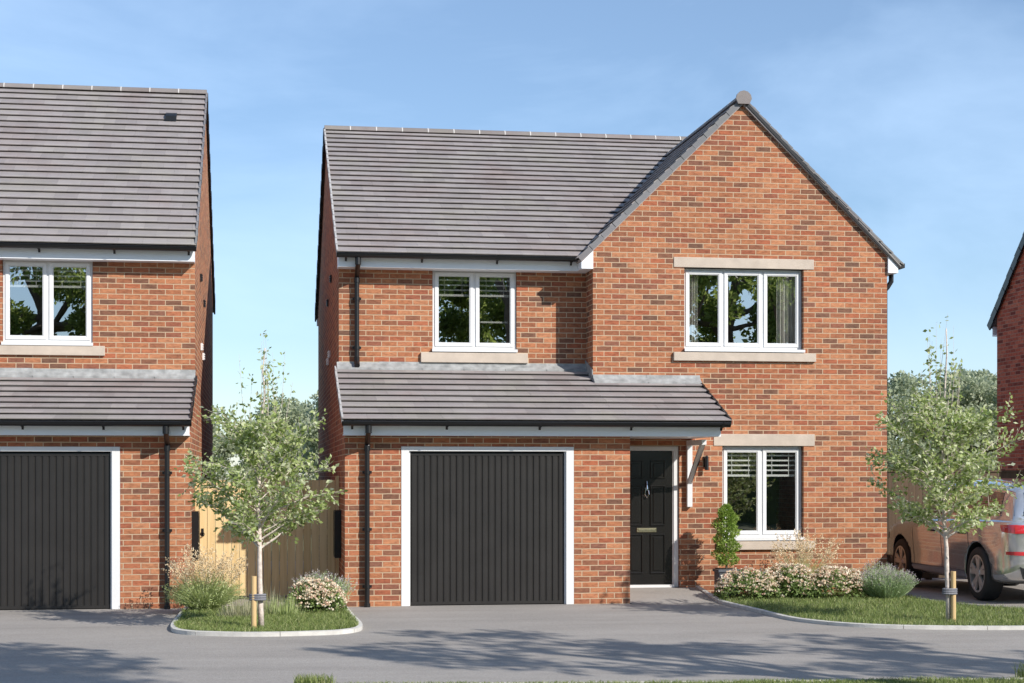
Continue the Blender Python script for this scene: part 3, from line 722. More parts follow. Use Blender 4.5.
fs = MB(); fs.box(LX0, LX1, 21.87, 21.89, 2.262, 2.46); fs.box(LX0, LX1, 21.892, 22.098, 2.262, 2.277); fs.build('garage_fascia', M['fascia'], lh)
gutter(lh, LX0, LX1+.03, 21.735, 2.43)
downpipe(lh, -1.236, 22.03, 0, 2.26, 21.75, 2.40)
garage_door(lh, -4.197, -1.843, 2.118, LG)
window(lh, -3.546, -2.355, 3.545, 4.73, LW, 2, blind=.30, setb=.03); stone(lh, 'stone_sill', -3.73, -2.176, LW, 3.41, 3.545, .045)
window(lh, -7.597, -6.403, 3.545, 4.73, LW, 2, blind=.30, setb=.03); stone(lh, 'stone_sill', -7.78, -6.22, LW, 3.41, 3.545, .045)
window(lh, -7.897, -6.703, .8, 2.118, LG, 2, blind=.36); stone(lh, 'stone_sill', -8.05, -6.55, LG, .665, .8, .045)
mc = MB(); mc.box(-.941, -.855, 22.55, 23.0, .60, 1.26); mc.box(-.855, -.849, 22.57, 22.98, .62, 1.24); mc.build('meter_cabinet', M['black_pvc'], lh)
vent_cover(lh, LX1, 25.6, 4.75, 1, M['black_pvc']); vent_cover(lh, LX1, 27.0, 4.5, 1, M['black_pvc'])
vent_cover(lh, LX1, 25.9, 3.72, 1, M['upvc']); vent_cover(lh, LX1, 26.6, 3.62, 1, M['upvc'])

# ================================================================== RIGHT HOUSE
rh = thing('detached_house', 'dark red brick house at the right edge, only its shaded side showing', 'house', (19, 27.5, 0), 'brick houses in the row')
w = MB(); RX0, RX1, RY0, RY1 = 14.85, 22.6, 23.2, 32.0
rz = lambda d: 5.05+d
prof = [(RY0, 0), (RY1, 0), (RY1, 5.02), (27.6, 9.42), (RY0, 5.02)]
w.prism([(RX0, a, b) for a, b in prof], (T, 0, 0)); w.prism([(RX1-T, a, b) for a, b in prof], (T, 0, 0))
holed_wall(w, RX0+T, RX1-T, 0, 5.0, RY0, T, [(16.29, 17.61, .79, 2.15), (16.29, 17.61, 3.39, 4.65), (19.89, 21.21, 3.39, 4.65), (19.9, 20.8, -1, 2.15)])
w.box(RX0+T, RX1-T, RY1-T, RY1, 0, 5.0); w.build('brick_wall', M['brick_dark'], rh)
i_ = MB(); i_.box(RX0+T+.01, RX1-T-.01, RY0+T+.01, RY1-T-.01, 2.42, 2.6); i_.box(RX0+T+.01, RX1-T-.01, RY0+T+.01, RY1-T-.01, 4.8, 4.82); i_.box(RX0+T+.01, RX1-T-.01, 27, 27.1, .1, 4.8); i_.build('interior', M['plaster'], rh)
rf = MB(); sl = math.hypot(4.7, 4.7)
tiled(rf, (RX0-.06, 22.90, 4.80), (1, 0, 0), RX1-RX0+.12, (0, 4.7, 4.7), sl, 26, seed=21); tiled(rf, (RX0-.06, 32.30, 4.80), (1, 0, 0), RX1-RX0+.12, (0, -4.7, 4.7), sl, 26, seed=22)
roof = rf.build('roof', M['tile'], rh)
rm = MB(); ridge_line(rm, rm, (RX0-.06, 27.6, 9.55), (RX1+.06, 27.6, 9.55)); rm.build1('ridge_tiles', [M['ridge'], M['mortar']], roof)
vg = MB(); verge(vg, (RX0-.05, 32.30, 4.80), (0, -4.7, 4.7), sl, (-1, 0, 0), 26, .16, .03); verge(vg, (RX0-.05, 22.90, 4.80), (0, 4.7, 4.7), sl, (-1, 0, 0), 26, .16, .03); vg.build('verge_cap', M['black_pvc'], roof)
fs = MB(); fs.box(RX0, RX1, 22.97, 23.0, 4.6, 4.8); fs.box(RX0, RX1, 32.2, 32.22, 4.6, 4.8); fs.box(RX0, RX1, 23.002, 23.198, 4.6, 4.62); fs.box(RX0, RX1, 32.002, 32.198, 4.6, 4.62); fs.build('fascia', M['fascia'], rh)
gutter(rh, RX0, RX1, 22.9, 4.79)
for a, b, c, d in ((16.303, 17.597, .8, 2.147), (16.303, 17.597, 3.4, 4.647), (19.903, 21.197, 3.4, 4.647)):
    window(rh, a, b, c, d, RY0, 2, blind=.3); stone(rh, 'stone_sill', a-.14, b+.14, RY0, c-.135, c, .045)
fd = MB(); fd.box(19.905, 20.795, RY0+.06, RY0+.11, 0.02, 2.147); fd.build('front_door', M['door'], rh)

# ================================================================== GROUND
gm = MB(); gm.poly([(-400, -250, -.03), (400, -250, -.03), (400, 700, -.03), (-400, 700, -.03)]); tag(gm.build('ground', M['earth']), kind='structure')
rd = MB(); rd.box(-45, 60, 9.0, 34, -.028, 0); tag(rd.build('driveway', M['tarmac']), kind='structure')
rp = MB(); rp.prism([(4.94, 22.0, .001), (4.94, 23.27, .132), (4.94, 23.29, .132), (4.94, 23.29, .0), (4.94, 22.0, -.0)][:4]+[(4.94, 22.0, .0)], (1.26, 0, 0))
rp = MB(); rp.prism([(4.943, 21.9, .003), (4.943, 23.1, .125), (4.943, 23.268, .128), (4.943, 23.268, .002)], (1.22, 0, 0)); tag(rp.build('path', M['tarmac']), kind='structure')

def catmull(pts, n=8):
    out = []
    P = [Vector((*p, 0)) for p in pts]
    for i in range(len(P)-1):
        p0, p1, p2, p3 = P[max(i-1, 0)], P[i], P[i+1], P[min(i+2, len(P)-1)]
        for k in range(n):
            t = k/n; out.append(.5*((2*p1)+(-p0+p2)*t+(2*p0-5*p1+4*p2-p3)*t*t+(-p0+3*p1-3*p2+p3)*t**3))
    out.append(P[-1]); return [(v.x, v.y) for v in out]
def kerb(pts, h=.05, wd=.055, inner=1, zf=None):
    """edging kerb along pts; thickness to the inner side. cut in lengths"""
    mb = MB(); L_ = len(pts); acc = 0
    nrm = []
    for i in range(L_):
        a = Vector(pts[max(i-1, 0)]); b = Vector(pts[min(i+1, L_-1)]); d = (b-a).normalized(); nrm.append(Vector((-d.y, d.x))*inner)
    zs = [zf(p) if zf else 0 for p in pts]
    for i in range(L_-1):
        a, b = Vector(pts[i]), Vector(pts[i+1]); g = 0
        acc += (b-a).length
        if acc > .9: g = .006; acc = 0
        b2 = b-(b-a).normalized()*g
        A, B = a+nrm[i]*wd, b2+nrm[i+1]*wd
        za, zb = zs[i], zs[i+1]
        n = len(mb.v)
        mb.v += [(a.x, a.y, -.02), (b2.x, b2.y, -.02), (B.x, B.y, -.02), (A.x, A.y, -.02), (a.x, a.y, h+za-.006), (b2.x, b2.y, h+zb-.006), (B.x, B.y, h+zb), (A.x, A.y, h+za)]
        ff = [(4,5,6,7),(0,1,5,4),(2,3,7,6)]
        if i == 0 or g: ff += [(1,2,6,5)]
        if i == 0 or acc < (b-a).length+1e-6: ff += [(3,0,4,7)]
        ff += [(1,2,6,5)] if i == L_-2 and not g else []
        for q in ff: mb.f.append([n+k for k in q]); mb.m.append(0)
    return mb
isl = catmull([(-1.0, 22.05), (-1.03, 20.5), (-1.03, 19.05), (-.86, 18.48), (-.45, 18.22), (0, 18.11), (.5, 18.15), (.90, 18.30), (1.12, 18.85), (1.10, 20.5), (1.075, 21.98)])
tag(kerb(isl, .05, .055, 1).build('kerb', M['kerb']), kind='structure')
lawnk = catmull([(6.165, 23.2), (6.15, 22.3), (6.16, 21.5), (6.22, 20.4), (6.26, 19.3), (6.42, 18.72), (6.72, 18.25), (7.2, 17.93), (7.85, 17.73), (8.6, 17.62), (10, 17.55), (15, 17.5)])
zf = lambda p: max(0, (p[1]-21.9)*.085)
tag(kerb(lawnk, .045, .055, 1, zf).build('kerb', M['kerb']), kind='structure')
lawnb = catmull([(9.09, 23.2), (9.06, 22.2), (9.10, 21.4), (9.30, 20.6), (9.75, 20.0), (10.5, 19.65), (12, 19.45), (15, 19.4)])
tag(kerb(lawnb, .045, .055, -1).build('kerb', M['kerb']), kind='structure')
verk = [(.46, 13.0), (.47, 13.55), (.62, 13.74), (.9, 13.74), (1.5, 13.69), (3.7, 13.48), (6.5, 13.29), (12, 12.85)]
tag(kerb(verk[2:], .03, .06, -1).build('kerb', M['kerb']), kind='structure')
def bed(name, poly, z):
    mb = MB(); mb.prism([(x, y, -.02) for x, y in poly], (0, 0, z+.02)); return tag(mb.build(name, M['soil']), kind='structure')
def inset_poly(pts, c, f): return [(c[0]+(x-c[0])*f, c[1]+(y-c[1])*f) for x, y in pts]
islp = [(x+(-.04 if x > 0 else .04)*(1 if abs(x) > .5 else 0), y+(.05 if y < 18.9 else 0)) for x, y in isl]
bed('lawn_bed', islp, .03)
lp = [(x+.045, y+.02) for x, y in lawnk]+[(x-.045, y-.03) for x, y in lawnb[::-1]]
bed('lawn_bed', lp, .03)
vp = [(.46, 9.05)]+[(x, y-.055) for x, y in verk]+[(12, 9.05)]
bed('verge_bed', vp, .012)

def inside(px, py, poly):
    r = np.zeros(len(px), bool); n = len(poly)
    for i in range(n):
        x1, y1 = poly[i]; x2, y2 = poly[(i+1) % n]
        if y1 == y2: continue
        c = ((y1 > py) != (y2 > py)) & (px < (x2-x1)*(py-y1)/(y2-y1)+x1); r ^= c
    return r
def lawn(poly, n, h, zbase, bounds, w=.006, extra=1.0, name='lawn_grass'):
    x = RNG.uniform(bounds[0], bounds[1], n); y = RNG.uniform(bounds[2], bounds[3], n); k = inside(x, y, poly); x, y = x[k], y[k]; n = len(x)
    b = np.stack([x, y, np.full(n, zbase-.002)], 1)
    cl = np.array([mnoise.noise((a*1.7, c*1.7, 3)) for a, c in zip(x, y)])
    hh = h*(1+.45*cl)*RNG.uniform(.55, 1.25, n)
    t = b+np.stack([RNG.normal(0, .4, n)*hh, RNG.normal(0, .4, n)*hh, hh], 1)
    o = blades(name, b, t, w, M['grass'], segs=2, bend=.2); tag(o, kind='stuff', cat='grass'); return o
tag(lawn(islp, 26000, .05, .03, (-1.1, 1.2, 18.0, 21.2)), 'short mown grass on the kerbed island between the two driveways')
tag(lawn(lp, 60000, .05, .03, (6.1, 12, 17.4, 23.0)), 'short mown grass in front of the gable and beside the parked car')
tag(lawn(vp, 42000, .035, .012, (.4, 7.2, 12.6, 13.75), .006), 'grass verge along the kerb at the bottom of the photo')
# ragged tufts at the verge
def tuft(x, y, n, h, r, label):
    a = RNG.uniform(0, 6.28, n); rr = r*np.sqrt(RNG.random(n)); b = np.stack([x+rr*np.cos(a), y+rr*np.sin(a)*.6, np.full(n, .02)], 1)
    hh = h*RNG.uniform(.4, 1, n); t = b+np.stack([RNG.normal(0, .25, n)*hh, RNG.normal(0, .25, n)*hh, hh], 1)
    o = blades('grass_tuft', b, t, .006, M['grass'], bend=.2, origin=(x, y, 0)); return tag(o, label, 'grass tuft', 'grass tufts on the verge')
tuft(.42, 13.75, 420, .10, .17, 'small ragged grass tuft at the left end of the verge kerb')
tuft(6.5, 13.3, 300, .15, .16, 'taller dark grass tuft at the bottom right corner of the verge')

# ================================================================== GATES, FENCE
def gate(x0, x1, y, label, hinge_left, latch=True):
    g = thing('garden_gate', label, 'gate', ((x0+x1)/2, y, 0), 'timber side gates')
    b = MB(); x = x0+.055; zt = 1.68
    n = 8; wd = (x1-x0-.11)/n
    for k in range(n):
        b.prism([(x+.003, y, .05), (x+wd-.003, y, .05), (x+wd-.003, y, zt-.004*(k % 2)), (x+.003, y, zt)], (0, .02, 0)); x += wd
    b.build('gate_boards', M['gate'], g)
    p = MB(); p.box(x0-.0, x0+.05, y-.015, y+.06, 0, 1.74); p.box(x1-.05, x1, y-.015, y+.06, 0, 1.74); p.build('gate_post', M['gate'], g)
    r_ = MB()
    for z in (.25, .9, 1.5): r_.box(x0+.055, x1-.055, y+.021, y+.06, z, z+.09)
    r_.build('gate_rail', M['gate'], g)
    lx = x1-.10 if hinge_left else x0+.10
    h = MB(); h.ring((lx, y-.03, .92), .022, .032, -.006, .006, 14); h.tube([(lx, y, .95), (lx, y-.03, .95)], .014, 8); h.box(lx-.018, lx+.018, y-.006, y, .89, 1.0)
    h.build('gate_latch', M['car_black'], g)
    return g
gate(-.938, .06, 23.6, 'sunlit pale timber side gate against the left house, with black ring latch', False)
gate(.062, 1.068, 23.6, 'side gate against the central house, its boards mostly in shadow', False)
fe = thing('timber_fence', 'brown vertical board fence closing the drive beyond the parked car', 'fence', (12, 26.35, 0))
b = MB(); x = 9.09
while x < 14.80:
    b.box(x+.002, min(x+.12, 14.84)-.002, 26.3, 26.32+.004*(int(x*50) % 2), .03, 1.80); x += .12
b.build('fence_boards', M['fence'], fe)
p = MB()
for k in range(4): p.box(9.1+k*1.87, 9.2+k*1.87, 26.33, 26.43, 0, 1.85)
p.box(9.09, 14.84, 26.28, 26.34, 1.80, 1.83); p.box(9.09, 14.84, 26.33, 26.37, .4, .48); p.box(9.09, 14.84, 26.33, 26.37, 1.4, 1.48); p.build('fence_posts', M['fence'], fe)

# ================================================================== TREES
def young_tree(x, y, label, seed, lean=.02, rad=.82, z0=.92, zc=1.6, ztop=2.5, tip=3.25, nb=40, dens=1.0):
    rr = random.Random(seed); root = thing('young_tree', label, 'tree', (x, y, .03), 'staked young trees')
    t = MB(); n = 12; tr = []; wob = [rr.uniform(-1, 1) for _ in range(n+1)]
    for k in range(n+1):
        q = k/n; z = .02+q*(tip-.15); tr.append((x+lean*math.sin(q*5+seed)+.035*q*wob[k], y+lean*math.cos(q*4)*.6, z))
    t.tube(tr, [.032*(1-.88*(k/n)**.8)+.003 for k in range(n+1)], 8)
    def at(z):
        q = max(0, min(.999, (z-.02)/(tip-.15)))*n; i = int(q); a, b = Vector(tr[i]), Vector(tr[i+1]); return a.lerp(b, q-i)
    P, D_ = [], []
    def env(z, a):
        k = 1+.16*math.sin(a*2+seed)+.12*math.sin(a*3+seed*2+z*2)
        if z < z0: return .1
        if z < zc: return k*rad*(.22+.78*((z-z0)/(zc-z0))**.8)
        return k*rad*max(.10, (max(0, 1-((z-zc)/(ztop-zc+.2))**1.5))**.8)
    def spray(q, tw, tl, nlv):
        if nlv > 5: t.tube([q, q+tw*tl], [.0028, .0012], 3, cap=False)
        for j in range(nlv):
            c = q+tw*tl*((j+.5)/nlv)+Vector((rr.gauss(0, .012), rr.gauss(0, .012), rr.gauss(0, .010)))
            P.append(c); D_.append(tw*.8+Vector((rr.gauss(0, .6), rr.gauss(0, .6), rr.gauss(-.15, .5))))
    for i in range(nb):
        f = i/nb; zb = z0+.02+(ztop-z0-.35)*f**1.15; az = i*2.4+rr.uniform(-.5, .5)
        p = at(zb); e = rr.uniform(.55, .85)+(.15 if f > .6 else 0)
        Ln = env(zb+.45, az)*rr.uniform(.8, 1.15)/math.cos(e); Ln = max(.2, min(Ln, 1.02))
        d = Vector((math.cos(az)*math.cos(e), math.sin(az)*math.cos(e), math.sin(e)))
        pts = [p]; m_ = 9
        for k in range(1, m_+1):
            w = k/m_; d2 = (d*Vector((1, 1, 1)).x+Vector((rr.uniform(-.14, .14), rr.uniform(-.14, .14), rr.uniform(-.1, .1)-.35*w))).normalized(); pts.append(pts[-1]+d2*Ln/m_)
        r0 = .015 if i < 5 else (.010 if i < 14 else .006)
        t.tube(pts, [r0*(1-.85*k/m_)+.001 for k in range(m_+1)], 5, cap=False)
        for k in range(2, m_+1):
            q = pts[k]; out = (pts[k]-pts[k-1]).normalized()
            for s_ in range(int(round((4 if k > 3 else 2)*dens))):
                tw = (out*.7+Vector((rr.gauss(0, .8), rr.gauss(0, .8), rr.gauss(.15, .5)))).normalized(); spray(q, tw, rr.uniform(.10, .26), rr.randint(5, 8))
    # sparse upright shoots above the crown
    for i in range(15):
        a = rr.uniform(0, 6.28); b0 = at(ztop-.45)+Vector((math.cos(a)*.10, math.sin(a)*.10, 0)); top = Vector((x+math.cos(a)*rr.uniform(.08, .36), y+math.sin(a)*.25, rr.uniform(ztop+.15, tip)))
        if i == 0: top = Vector((x+.02, y, tip+.05))
        pm = b0.lerp(top, .5)+Vector((math.cos(a)*.05, 0, 0)); t.tube([b0, pm, top], [.004, .003, .001], 4, cap=False)
        for j in range(12):
            q = (j+rr.random())/12; c = (b0.lerp(pm, q*2) if q < .5 else pm.lerp(top, q*2-1))
            for g in range(rr.choice((1, 2, 4))): P.append(c+Vector((rr.gauss(0, .022), rr.gauss(0, .022), rr.gauss(0, .02)))); D_.append(Vector((rr.gauss(0, 1), rr.gauss(0, 1), rr.gauss(.1, .7))))
    t.build('trunk', M['bark_pale'], root, smooth=True)
    n = len(P); Ls = RNG.uniform(.038, .072, n)
    leaves('crown', [tuple(p) for p in P], [tuple(d) for d in D_], Ls*.60, Ls, M['leaf_young'], root, (x, y, .03))
    return root
young_tree(-.02, 18.75, 'slim young tree staked on the grass island between the two garages', 3, z0=.90, zc=1.75, ztop=2.42, tip=3.3, rad=.69, nb=42, dens=1.0)
young_tree(7.93, 18.45, 'slim young tree staked on the right lawn, in front of the silver car', 8, lean=.04, rad=.78, z0=.98, zc=1.85, ztop=2.65, tip=3.6, nb=48, dens=1.0)

def stake(x, y, tx, ty, label):
    s = thing('tree_stake', label, 'stake', (x, y, .03), 'tree stakes')
    m_ = MB(); m_.tube([(x, y, .0), (x, y, .62)], .030, 12); m_.build('post', M['stake'], s)
    m_ = MB(); cx_, cy_ = (x+tx)/2, (y+ty)/2; pts = []
    hw = abs(tx-x)/2+.042
    for k in range(17):
        a = 2*math.pi*k/16; pts.append((cx_+hw*math.cos(a), cy_+.045*math.sin(a), .385))
    for z in (.36, .385, .41): m_.tube([(a, b, z) for a, b, c in pts], .014, 6)
    m_.build('tie', M['tie'], s)
stake(-.10, 18.70, -.015, 18.74, 'round timber stake tied to the left of the island tree trunk')
stake(8.01, 18.43, 7.93, 18.45, 'round timber stake tied to the right of the lawn tree trunk')

def big_crown(seed, h, rx, rz_, n, leaf, clumps=70, low=.35):
    rr = np.random.default_rng(seed)
    C_ = []
    while len(C_) < clumps:
        v = rr.normal(size=3); v /= np.linalg.norm(v); r_ = rr.uniform(.45, 1)**.6
        c = np.array([v[0]*rx*r_, v[1]*rx*r_, h+v[2]*rz_*r_])
        if c[2] < h-rz_*(1-low*.3): continue
        C_.append(c)
    C_ = np.array(C_); sz = rr.uniform(.10, .22, clumps)*rx*1.35
    k = rr.integers(0, clumps, n); v = rr.normal(size=(n, 3)); v /= np.linalg.norm(v, axis=1)[:, None]
    P = C_[k]+v*(sz[k]*rr.random(n)**.45)[:, None]*np.array([1, 1, .75])
    D_ = v+rr.normal(size=(n, 3))*.7; Ls = rr.uniform(.7, 1.3, n)*leaf
    return P, D_, Ls, C_
def tree_mesh(name, seed, H, h, rx, rz_, n, leaf, lm, clumps=70):
    root = thing(name, '', '', (0, 0, 0))
    P, D_, Ls, C_ = big_crown(seed, h, rx, rz_, n, leaf, clumps)
    rr = random.Random(seed); t = MB(); R0 = .035*H
    base = [(0, 0, 0), (.05*rx*rr.uniform(-1, 1), 0, h*.3), (.1*rx*rr.uniform(-1, 1), .1*rx*rr.uniform(-1, 1), h*.62), (0, 0, h)]
    t.tube(base, [R0*1.25, R0*.8, R0*.6, R0*.25], 9)
    for i in range(0, len(C_), 4):
        c = Vector(C_[i]); s = Vector(base[2]) if c.z > h*.7 else Vector(base[1]); s = s.lerp(Vector(base[3]), rr.uniform(0, .5))
        m_ = s.lerp(c, .5)+Vector((rr.uniform(-.2, .2), rr.uniform(-.2, .2), -.1*rx)); t.tube([s, m_, c], [R0*.32, R0*.2, R0*.05], 5, cap=False)
    t.build('trunk', M['bark'], root, smooth=True)
    leaves('crown', P, D_, Ls*.65, Ls, lm, root, (0, 0, 0))
    return root
def copy_tree(root, loc, rotz, sc, label, cat, group):
    r = root.copy(); COL.objects.link(r); r.location = loc; r.rotation_euler = (0, 0, rotz); r.scale = (sc,)*3; tag(r, label, cat, group)
    for ch in root.children:
        c = ch.copy(); COL.objects.link(c); c.parent = r
    return r
# --- far trees beyond the gardens (seen between the houses)
fa = tree_mesh('garden_tree', 31, 5.2, 3.3, 2.3, 2.0, 22000, .14, M['leaf_far_hazed'], 80)
FT = [(-2.6, 49, .72, 'rounded grey-green tree behind the gates, lowest and partly hidden by the left house'), (.9, 51, .78, 'pale bushy tree filling the gap between the left and central houses'),
      (2.9, 46, .80, 'bushy tree rising against the left flank of the central house'),
      (19.2, 50, .94, 'rounded tree showing just right of the central house wall'), (22.6, 50, .97, 'taller olive tree behind the right-hand young tree'),
      (24.6, 53, 1.0, 'dark bushy tree beside the right brick house'), (21.2, 58, .92, 'paler distant tree between two nearer ones on the right')]
for i, (x, y, s, lab) in enumerate(FT):
    if i == 0: fa.location = (x, y, -.03); fa.scale = (s,)*3; tag(fa, lab, 'tree', 'trees beyond the back gardens')
    else: copy_tree(fa, (x, y, -.03), i*1.9, s, lab, 'tree', 'trees beyond the back gardens')
# --- trees round the camera: they shade the road and are mirrored in the windows
fb = tree_mesh('street_tree', 41, 10, 7.0, 3.0, 3.0, 24000, .13, M['leaf_big'], 44)
ST = [
      (-8, -16, 1.35, 'tree across the road mirrored in the left house window'), (-1, -19, 1.35, 'tall tree across the road mirrored in the first floor window over the garage'),
      (5, -16, 1.4, 'broad tree across the road mirrored in the upper glass'), (11.5, -19, 1.5, 'tree across the road mirrored in the gable window left light'),
      (18, -17, 1.45, 'tree across the road mirrored in the gable window middle light'), (25, -20, 1.5, 'tree across the road mirrored in the gable window right light'), (32, -18, 1.4, 'rightmost tree across the road, behind the photographer'),
      (-15, -18, 1.35, 'leftmost tree across the road, behind the photographer')]
for i, (x, y, s, lab) in enumerate(ST):
    if i == 0: fb.location = (x, y, -.03); fb.scale = (s,)*3; tag(fb, lab, 'tree', 'trees on the near side of the road')
    else: copy_tree(fb, (x, y, -.03), i*2.3, s, lab, 'tree', 'trees on the near side of the road')

# --- light flat-crowned trees on the verge beside the photographer: their dappled shade lies on the road
fc = tree_mesh('verge_tree', 57, 7.3, 7.0, 1.75, .75, 1500, .17, M['leaf_big'], 24)
VT = [(9.8, 7.7, 1.0, 'light-crowned verge tree just right of the frame, shading the middle of the road'), (12.9, 7.2, .96, 'second light-crowned verge tree right of the frame, shading the right of the road'),
      (6.6, 3.4, 1.4, 'taller light-crowned tree behind the photographer, shading the far left of the road'),
      (4.0, 7.5, 1.0, 'light-crowned verge tree nearest the photographer, shading the bottom left of the photo')]
for i, (x, y, s, lab) in enumerate(VT):
    if i == 0: fc.location = (x, y, -.03); fc.scale = (s,)*3; tag(fc, lab, 'tree', 'verge trees beside the photographer')
    else: copy_tree(fc, (x, y, -.03), i*1.3, s, lab, 'tree', 'verge trees beside the photographer')
hg = thing('reflection_hedge', 'long unseen hedge added across the road to darken the ground floor window reflection', 'hedge', (8, -13, 0))  # unseen hedge, added to cover the bright horizon in the low window reflections
m_ = MB(); m_.box(-30, 48, -13.9, -12.6, -.03, 2.9); m_.build('branches', M['soil'], hg)
n = 60000; P = np.stack([RNG.uniform(-30, 48, n), RNG.uniform(-14.1, -12.4, n), RNG.uniform(0, 3.25, n)], 1)
k = (P[:, 1] > -12.7) | (P[:, 2] > 2.8); P = P[k]; leaves('foliage', P, RNG.normal(size=P.shape), .09, .13, M['leaf_big'], hg, (8, -13, 0))

# ================================================================== PLANTS
def rnd_dirs(n, up=.3):
    v = RNG.normal(size=(n, 3)); v[:, 2] += up; return v
def mound(x, y, rx, ry, h, n, leaf, rng=RNG):
    a = rng.uniform(0, 6.283, n); r_ = np.sqrt(rng.random(n)); z = h*np.sqrt(np.clip(1-r_**2.4, 0, 1))*rng.uniform(.35, 1, n)**.5
    j = 1+.16*np.sin(a*3+x*5)+.11*np.sin(a*7+x)
    z = z*(1+.16*np.sin(a*4+x*9))
    return np.stack([x+rx*r_*j*np.cos(a), y+ry*r_*j*np.sin(a), .03+z], 1)
def flower_shrub(x, y, rx, ry, h, label, nf=460, nl=2600):
    s = thing('flowering_shrub', label, 'flowering shrub', (x, y, .03), 'pink and cream flowering shrubs')
    P = mound(x, y, rx, ry, h, nl, .04); leaves('foliage', P, rnd_dirs(len(P), .4), .024, RNG.uniform(.035, .06, len(P)), M['shrub'], s, (x, y, .03))
    # flower heads: clusters of petals
    a = RNG.uniform(0, 6.283, nf); r_ = np.sqrt(RNG.random(nf)); z = h*np.sqrt(np.clip(1-r_**2.6, 0, 1))*RNG.uniform(.62, 1.12, nf)
    C_ = np.stack([x+rx*r_*1.02*np.cos(a), y+ry*r_*1.02*np.sin(a), .05+z+.02], 1)
    k = np.repeat(np.arange(nf), 9); v = RNG.normal(size=(len(k), 3)); v /= np.linalg.norm(v, axis=1)[:, None]; v[:, 2] = np.abs(v[:, 2])*.8
    leaves('flowers', C_[k]+v*.010, v, .023, .030, M['petal'], s, (x, y, .03), fold=.1)
    return s
def lavender(x, y, rx, ry, h, label, n=900):
    s = thing('lavender', label, 'lavender', (x, y, .03), 'lavender clumps')
    a = RNG.uniform(0, 6.283, n); r_ = np.sqrt(RNG.random(n)); b = np.stack([x+rx*.35*r_*np.cos(a), y+ry*.35*r_*np.sin(a), np.full(n, .03)], 1)
    ll = h*RNG.uniform(.65, 1.05, n)*(1-.28*r_**2); t = np.stack([x+rx*r_*np.cos(a)*RNG.uniform(.8, 1.1, n), y+ry*r_*np.sin(a), .03+ll], 1)
    blades('stems', b, t, .006, M['lavender'], s, (x, y, .03), bend=-.1)
    P = []; D_ = []
    for q in np.linspace(.25, .9, 7): P.append(b+(t-b)*q+RNG.normal(0, .008, b.shape)); D_.append((t-b)*1.0/np.linalg.norm(t-b, axis=1)[:, None]+RNG.normal(0, .45, b.shape))
    P = np.concatenate(P); D_ = np.concatenate(D_); leaves('foliage', P, D_, .008, RNG.uniform(.03, .055, len(P)), M['lavender'], s, (x, y, .03))
    k = np.repeat(np.arange(n)[::2], 6); u = (t-b)/np.linalg.norm(t-b, axis=1)[:, None]
    leaves('flowers', t[k]-u[k]*RNG.uniform(-.01, .05, len(k))[:, None]+RNG.normal(0, .004, (len(k), 3)), u[k]+RNG.normal(0, .4, (len(k), 3)), .010, .018, M['lav_flower'], s, (x, y, .03))
    return s
def feather_grass(x, y, r, h, label, n=1500, npl=70, tall=1.0):
    s = thing('ornamental_grass', label, 'ornamental grass', (x, y, .03), 'feathery ornamental grasses')
    a = RNG.uniform(0, 6.283, n); q = np.sqrt(RNG.random(n)); b = np.stack([x+.12*q*np.cos(a), y+.12*q*np.sin(a), np.full(n, .03)], 1)
    t = np.stack([x+r*q*np.cos(a), y+r*q*np.sin(a)*.8, .03+h*.72*RNG.uniform(.4, 1, n)*(1-.45*q**2)], 1)
    blades('blades', b, t, .008, M['orn'], s, (x, y, .03), bend=.12)
    # tufty leaves in the lower half
    P = b+(t-b)*RNG.uniform(.2, 1, n)[:, None]; leaves('foliage', np.repeat(P, 2, 0)+RNG.normal(0, .02, (2*n, 3)), rnd_dirs(2*n, .5), .010, .045, M['orn'], s, (x, y, .03))
    a = RNG.uniform(0, 6.283, npl); q = np.sqrt(RNG.random(npl)); b2 = np.stack([x+.08*q*np.cos(a), y+.08*q*np.sin(a), np.full(npl, .03)], 1)
    t2 = np.stack([x+r*1.0*q*np.cos(a), y+r*q*np.sin(a)*.8, .03+h*tall*RNG.uniform(.72, 1.05, npl)*(1-.25*q**2)], 1)
    blades('stalks', b2, t2, .004, M['sedge'], s, (x, y, .03), bend=.08)
    u = (t2-b2)/np.linalg.norm(t2-b2, axis=1)[:, None]; k = np.repeat(np.arange(npl), 26)
    off = RNG.uniform(-.26, .01, len(k)); C_ = t2[k]+u[k]*off[:, None]; C_[:, 0:2] += RNG.normal(0, .012, (len(k), 2)); C_[:, 2] -= 0
    leaves('plumes', C_, u[k]+RNG.normal(0, .5, (len(k), 3)), .014, .028, M['plume'], s, (x, y, .03))
    return s
def sedge(x, y, r, h, label, n=600, m_='sedge'):
    a = RNG.uniform(0, 6.283, n); q = RNG.uniform(.3, 1, n); b = np.stack([x+.04*np.cos(a), y+.04*np.sin(a), np.full(n, .03)], 1)
    t = np.stack([x+r*q*np.cos(a), y+r*q*np.sin(a), .03+h*RNG.uniform(.15, 1, n)*(1.1-q*.8)], 1)
    o = blades('arching_sedge', b, t, .011, M[m_], origin=(x, y, .03), bend=-.35, segs=5); return tag(o, label, 'sedge', 'arching sedges')
feather_grass(-.72, 21.2, .55, .84, 'tall feathery cream grass clump at the left of the kerbed island', 1700, 120)
sedge(.0, 20.6, .40, .46, 'low arching pale sedge in the middle of the island, behind the stake')
sedge(-.26, 20.2, .34, .34, 'low silvery sedge beside the feathery grass on the island')
sedge(.24, 20.4, .32, .36, 'green-and-cream sedge between the tree trunk and the flowering shrub', m_='orn')
lavender(.74, 21.1, .42, .32, .50, 'lavender clump behind the flowering shrub on the island', 700)
flower_shrub(.66, 20.75, .36, .32, .36, 'rounded cream-flowered shrub at the right of the island', 420, 2400)
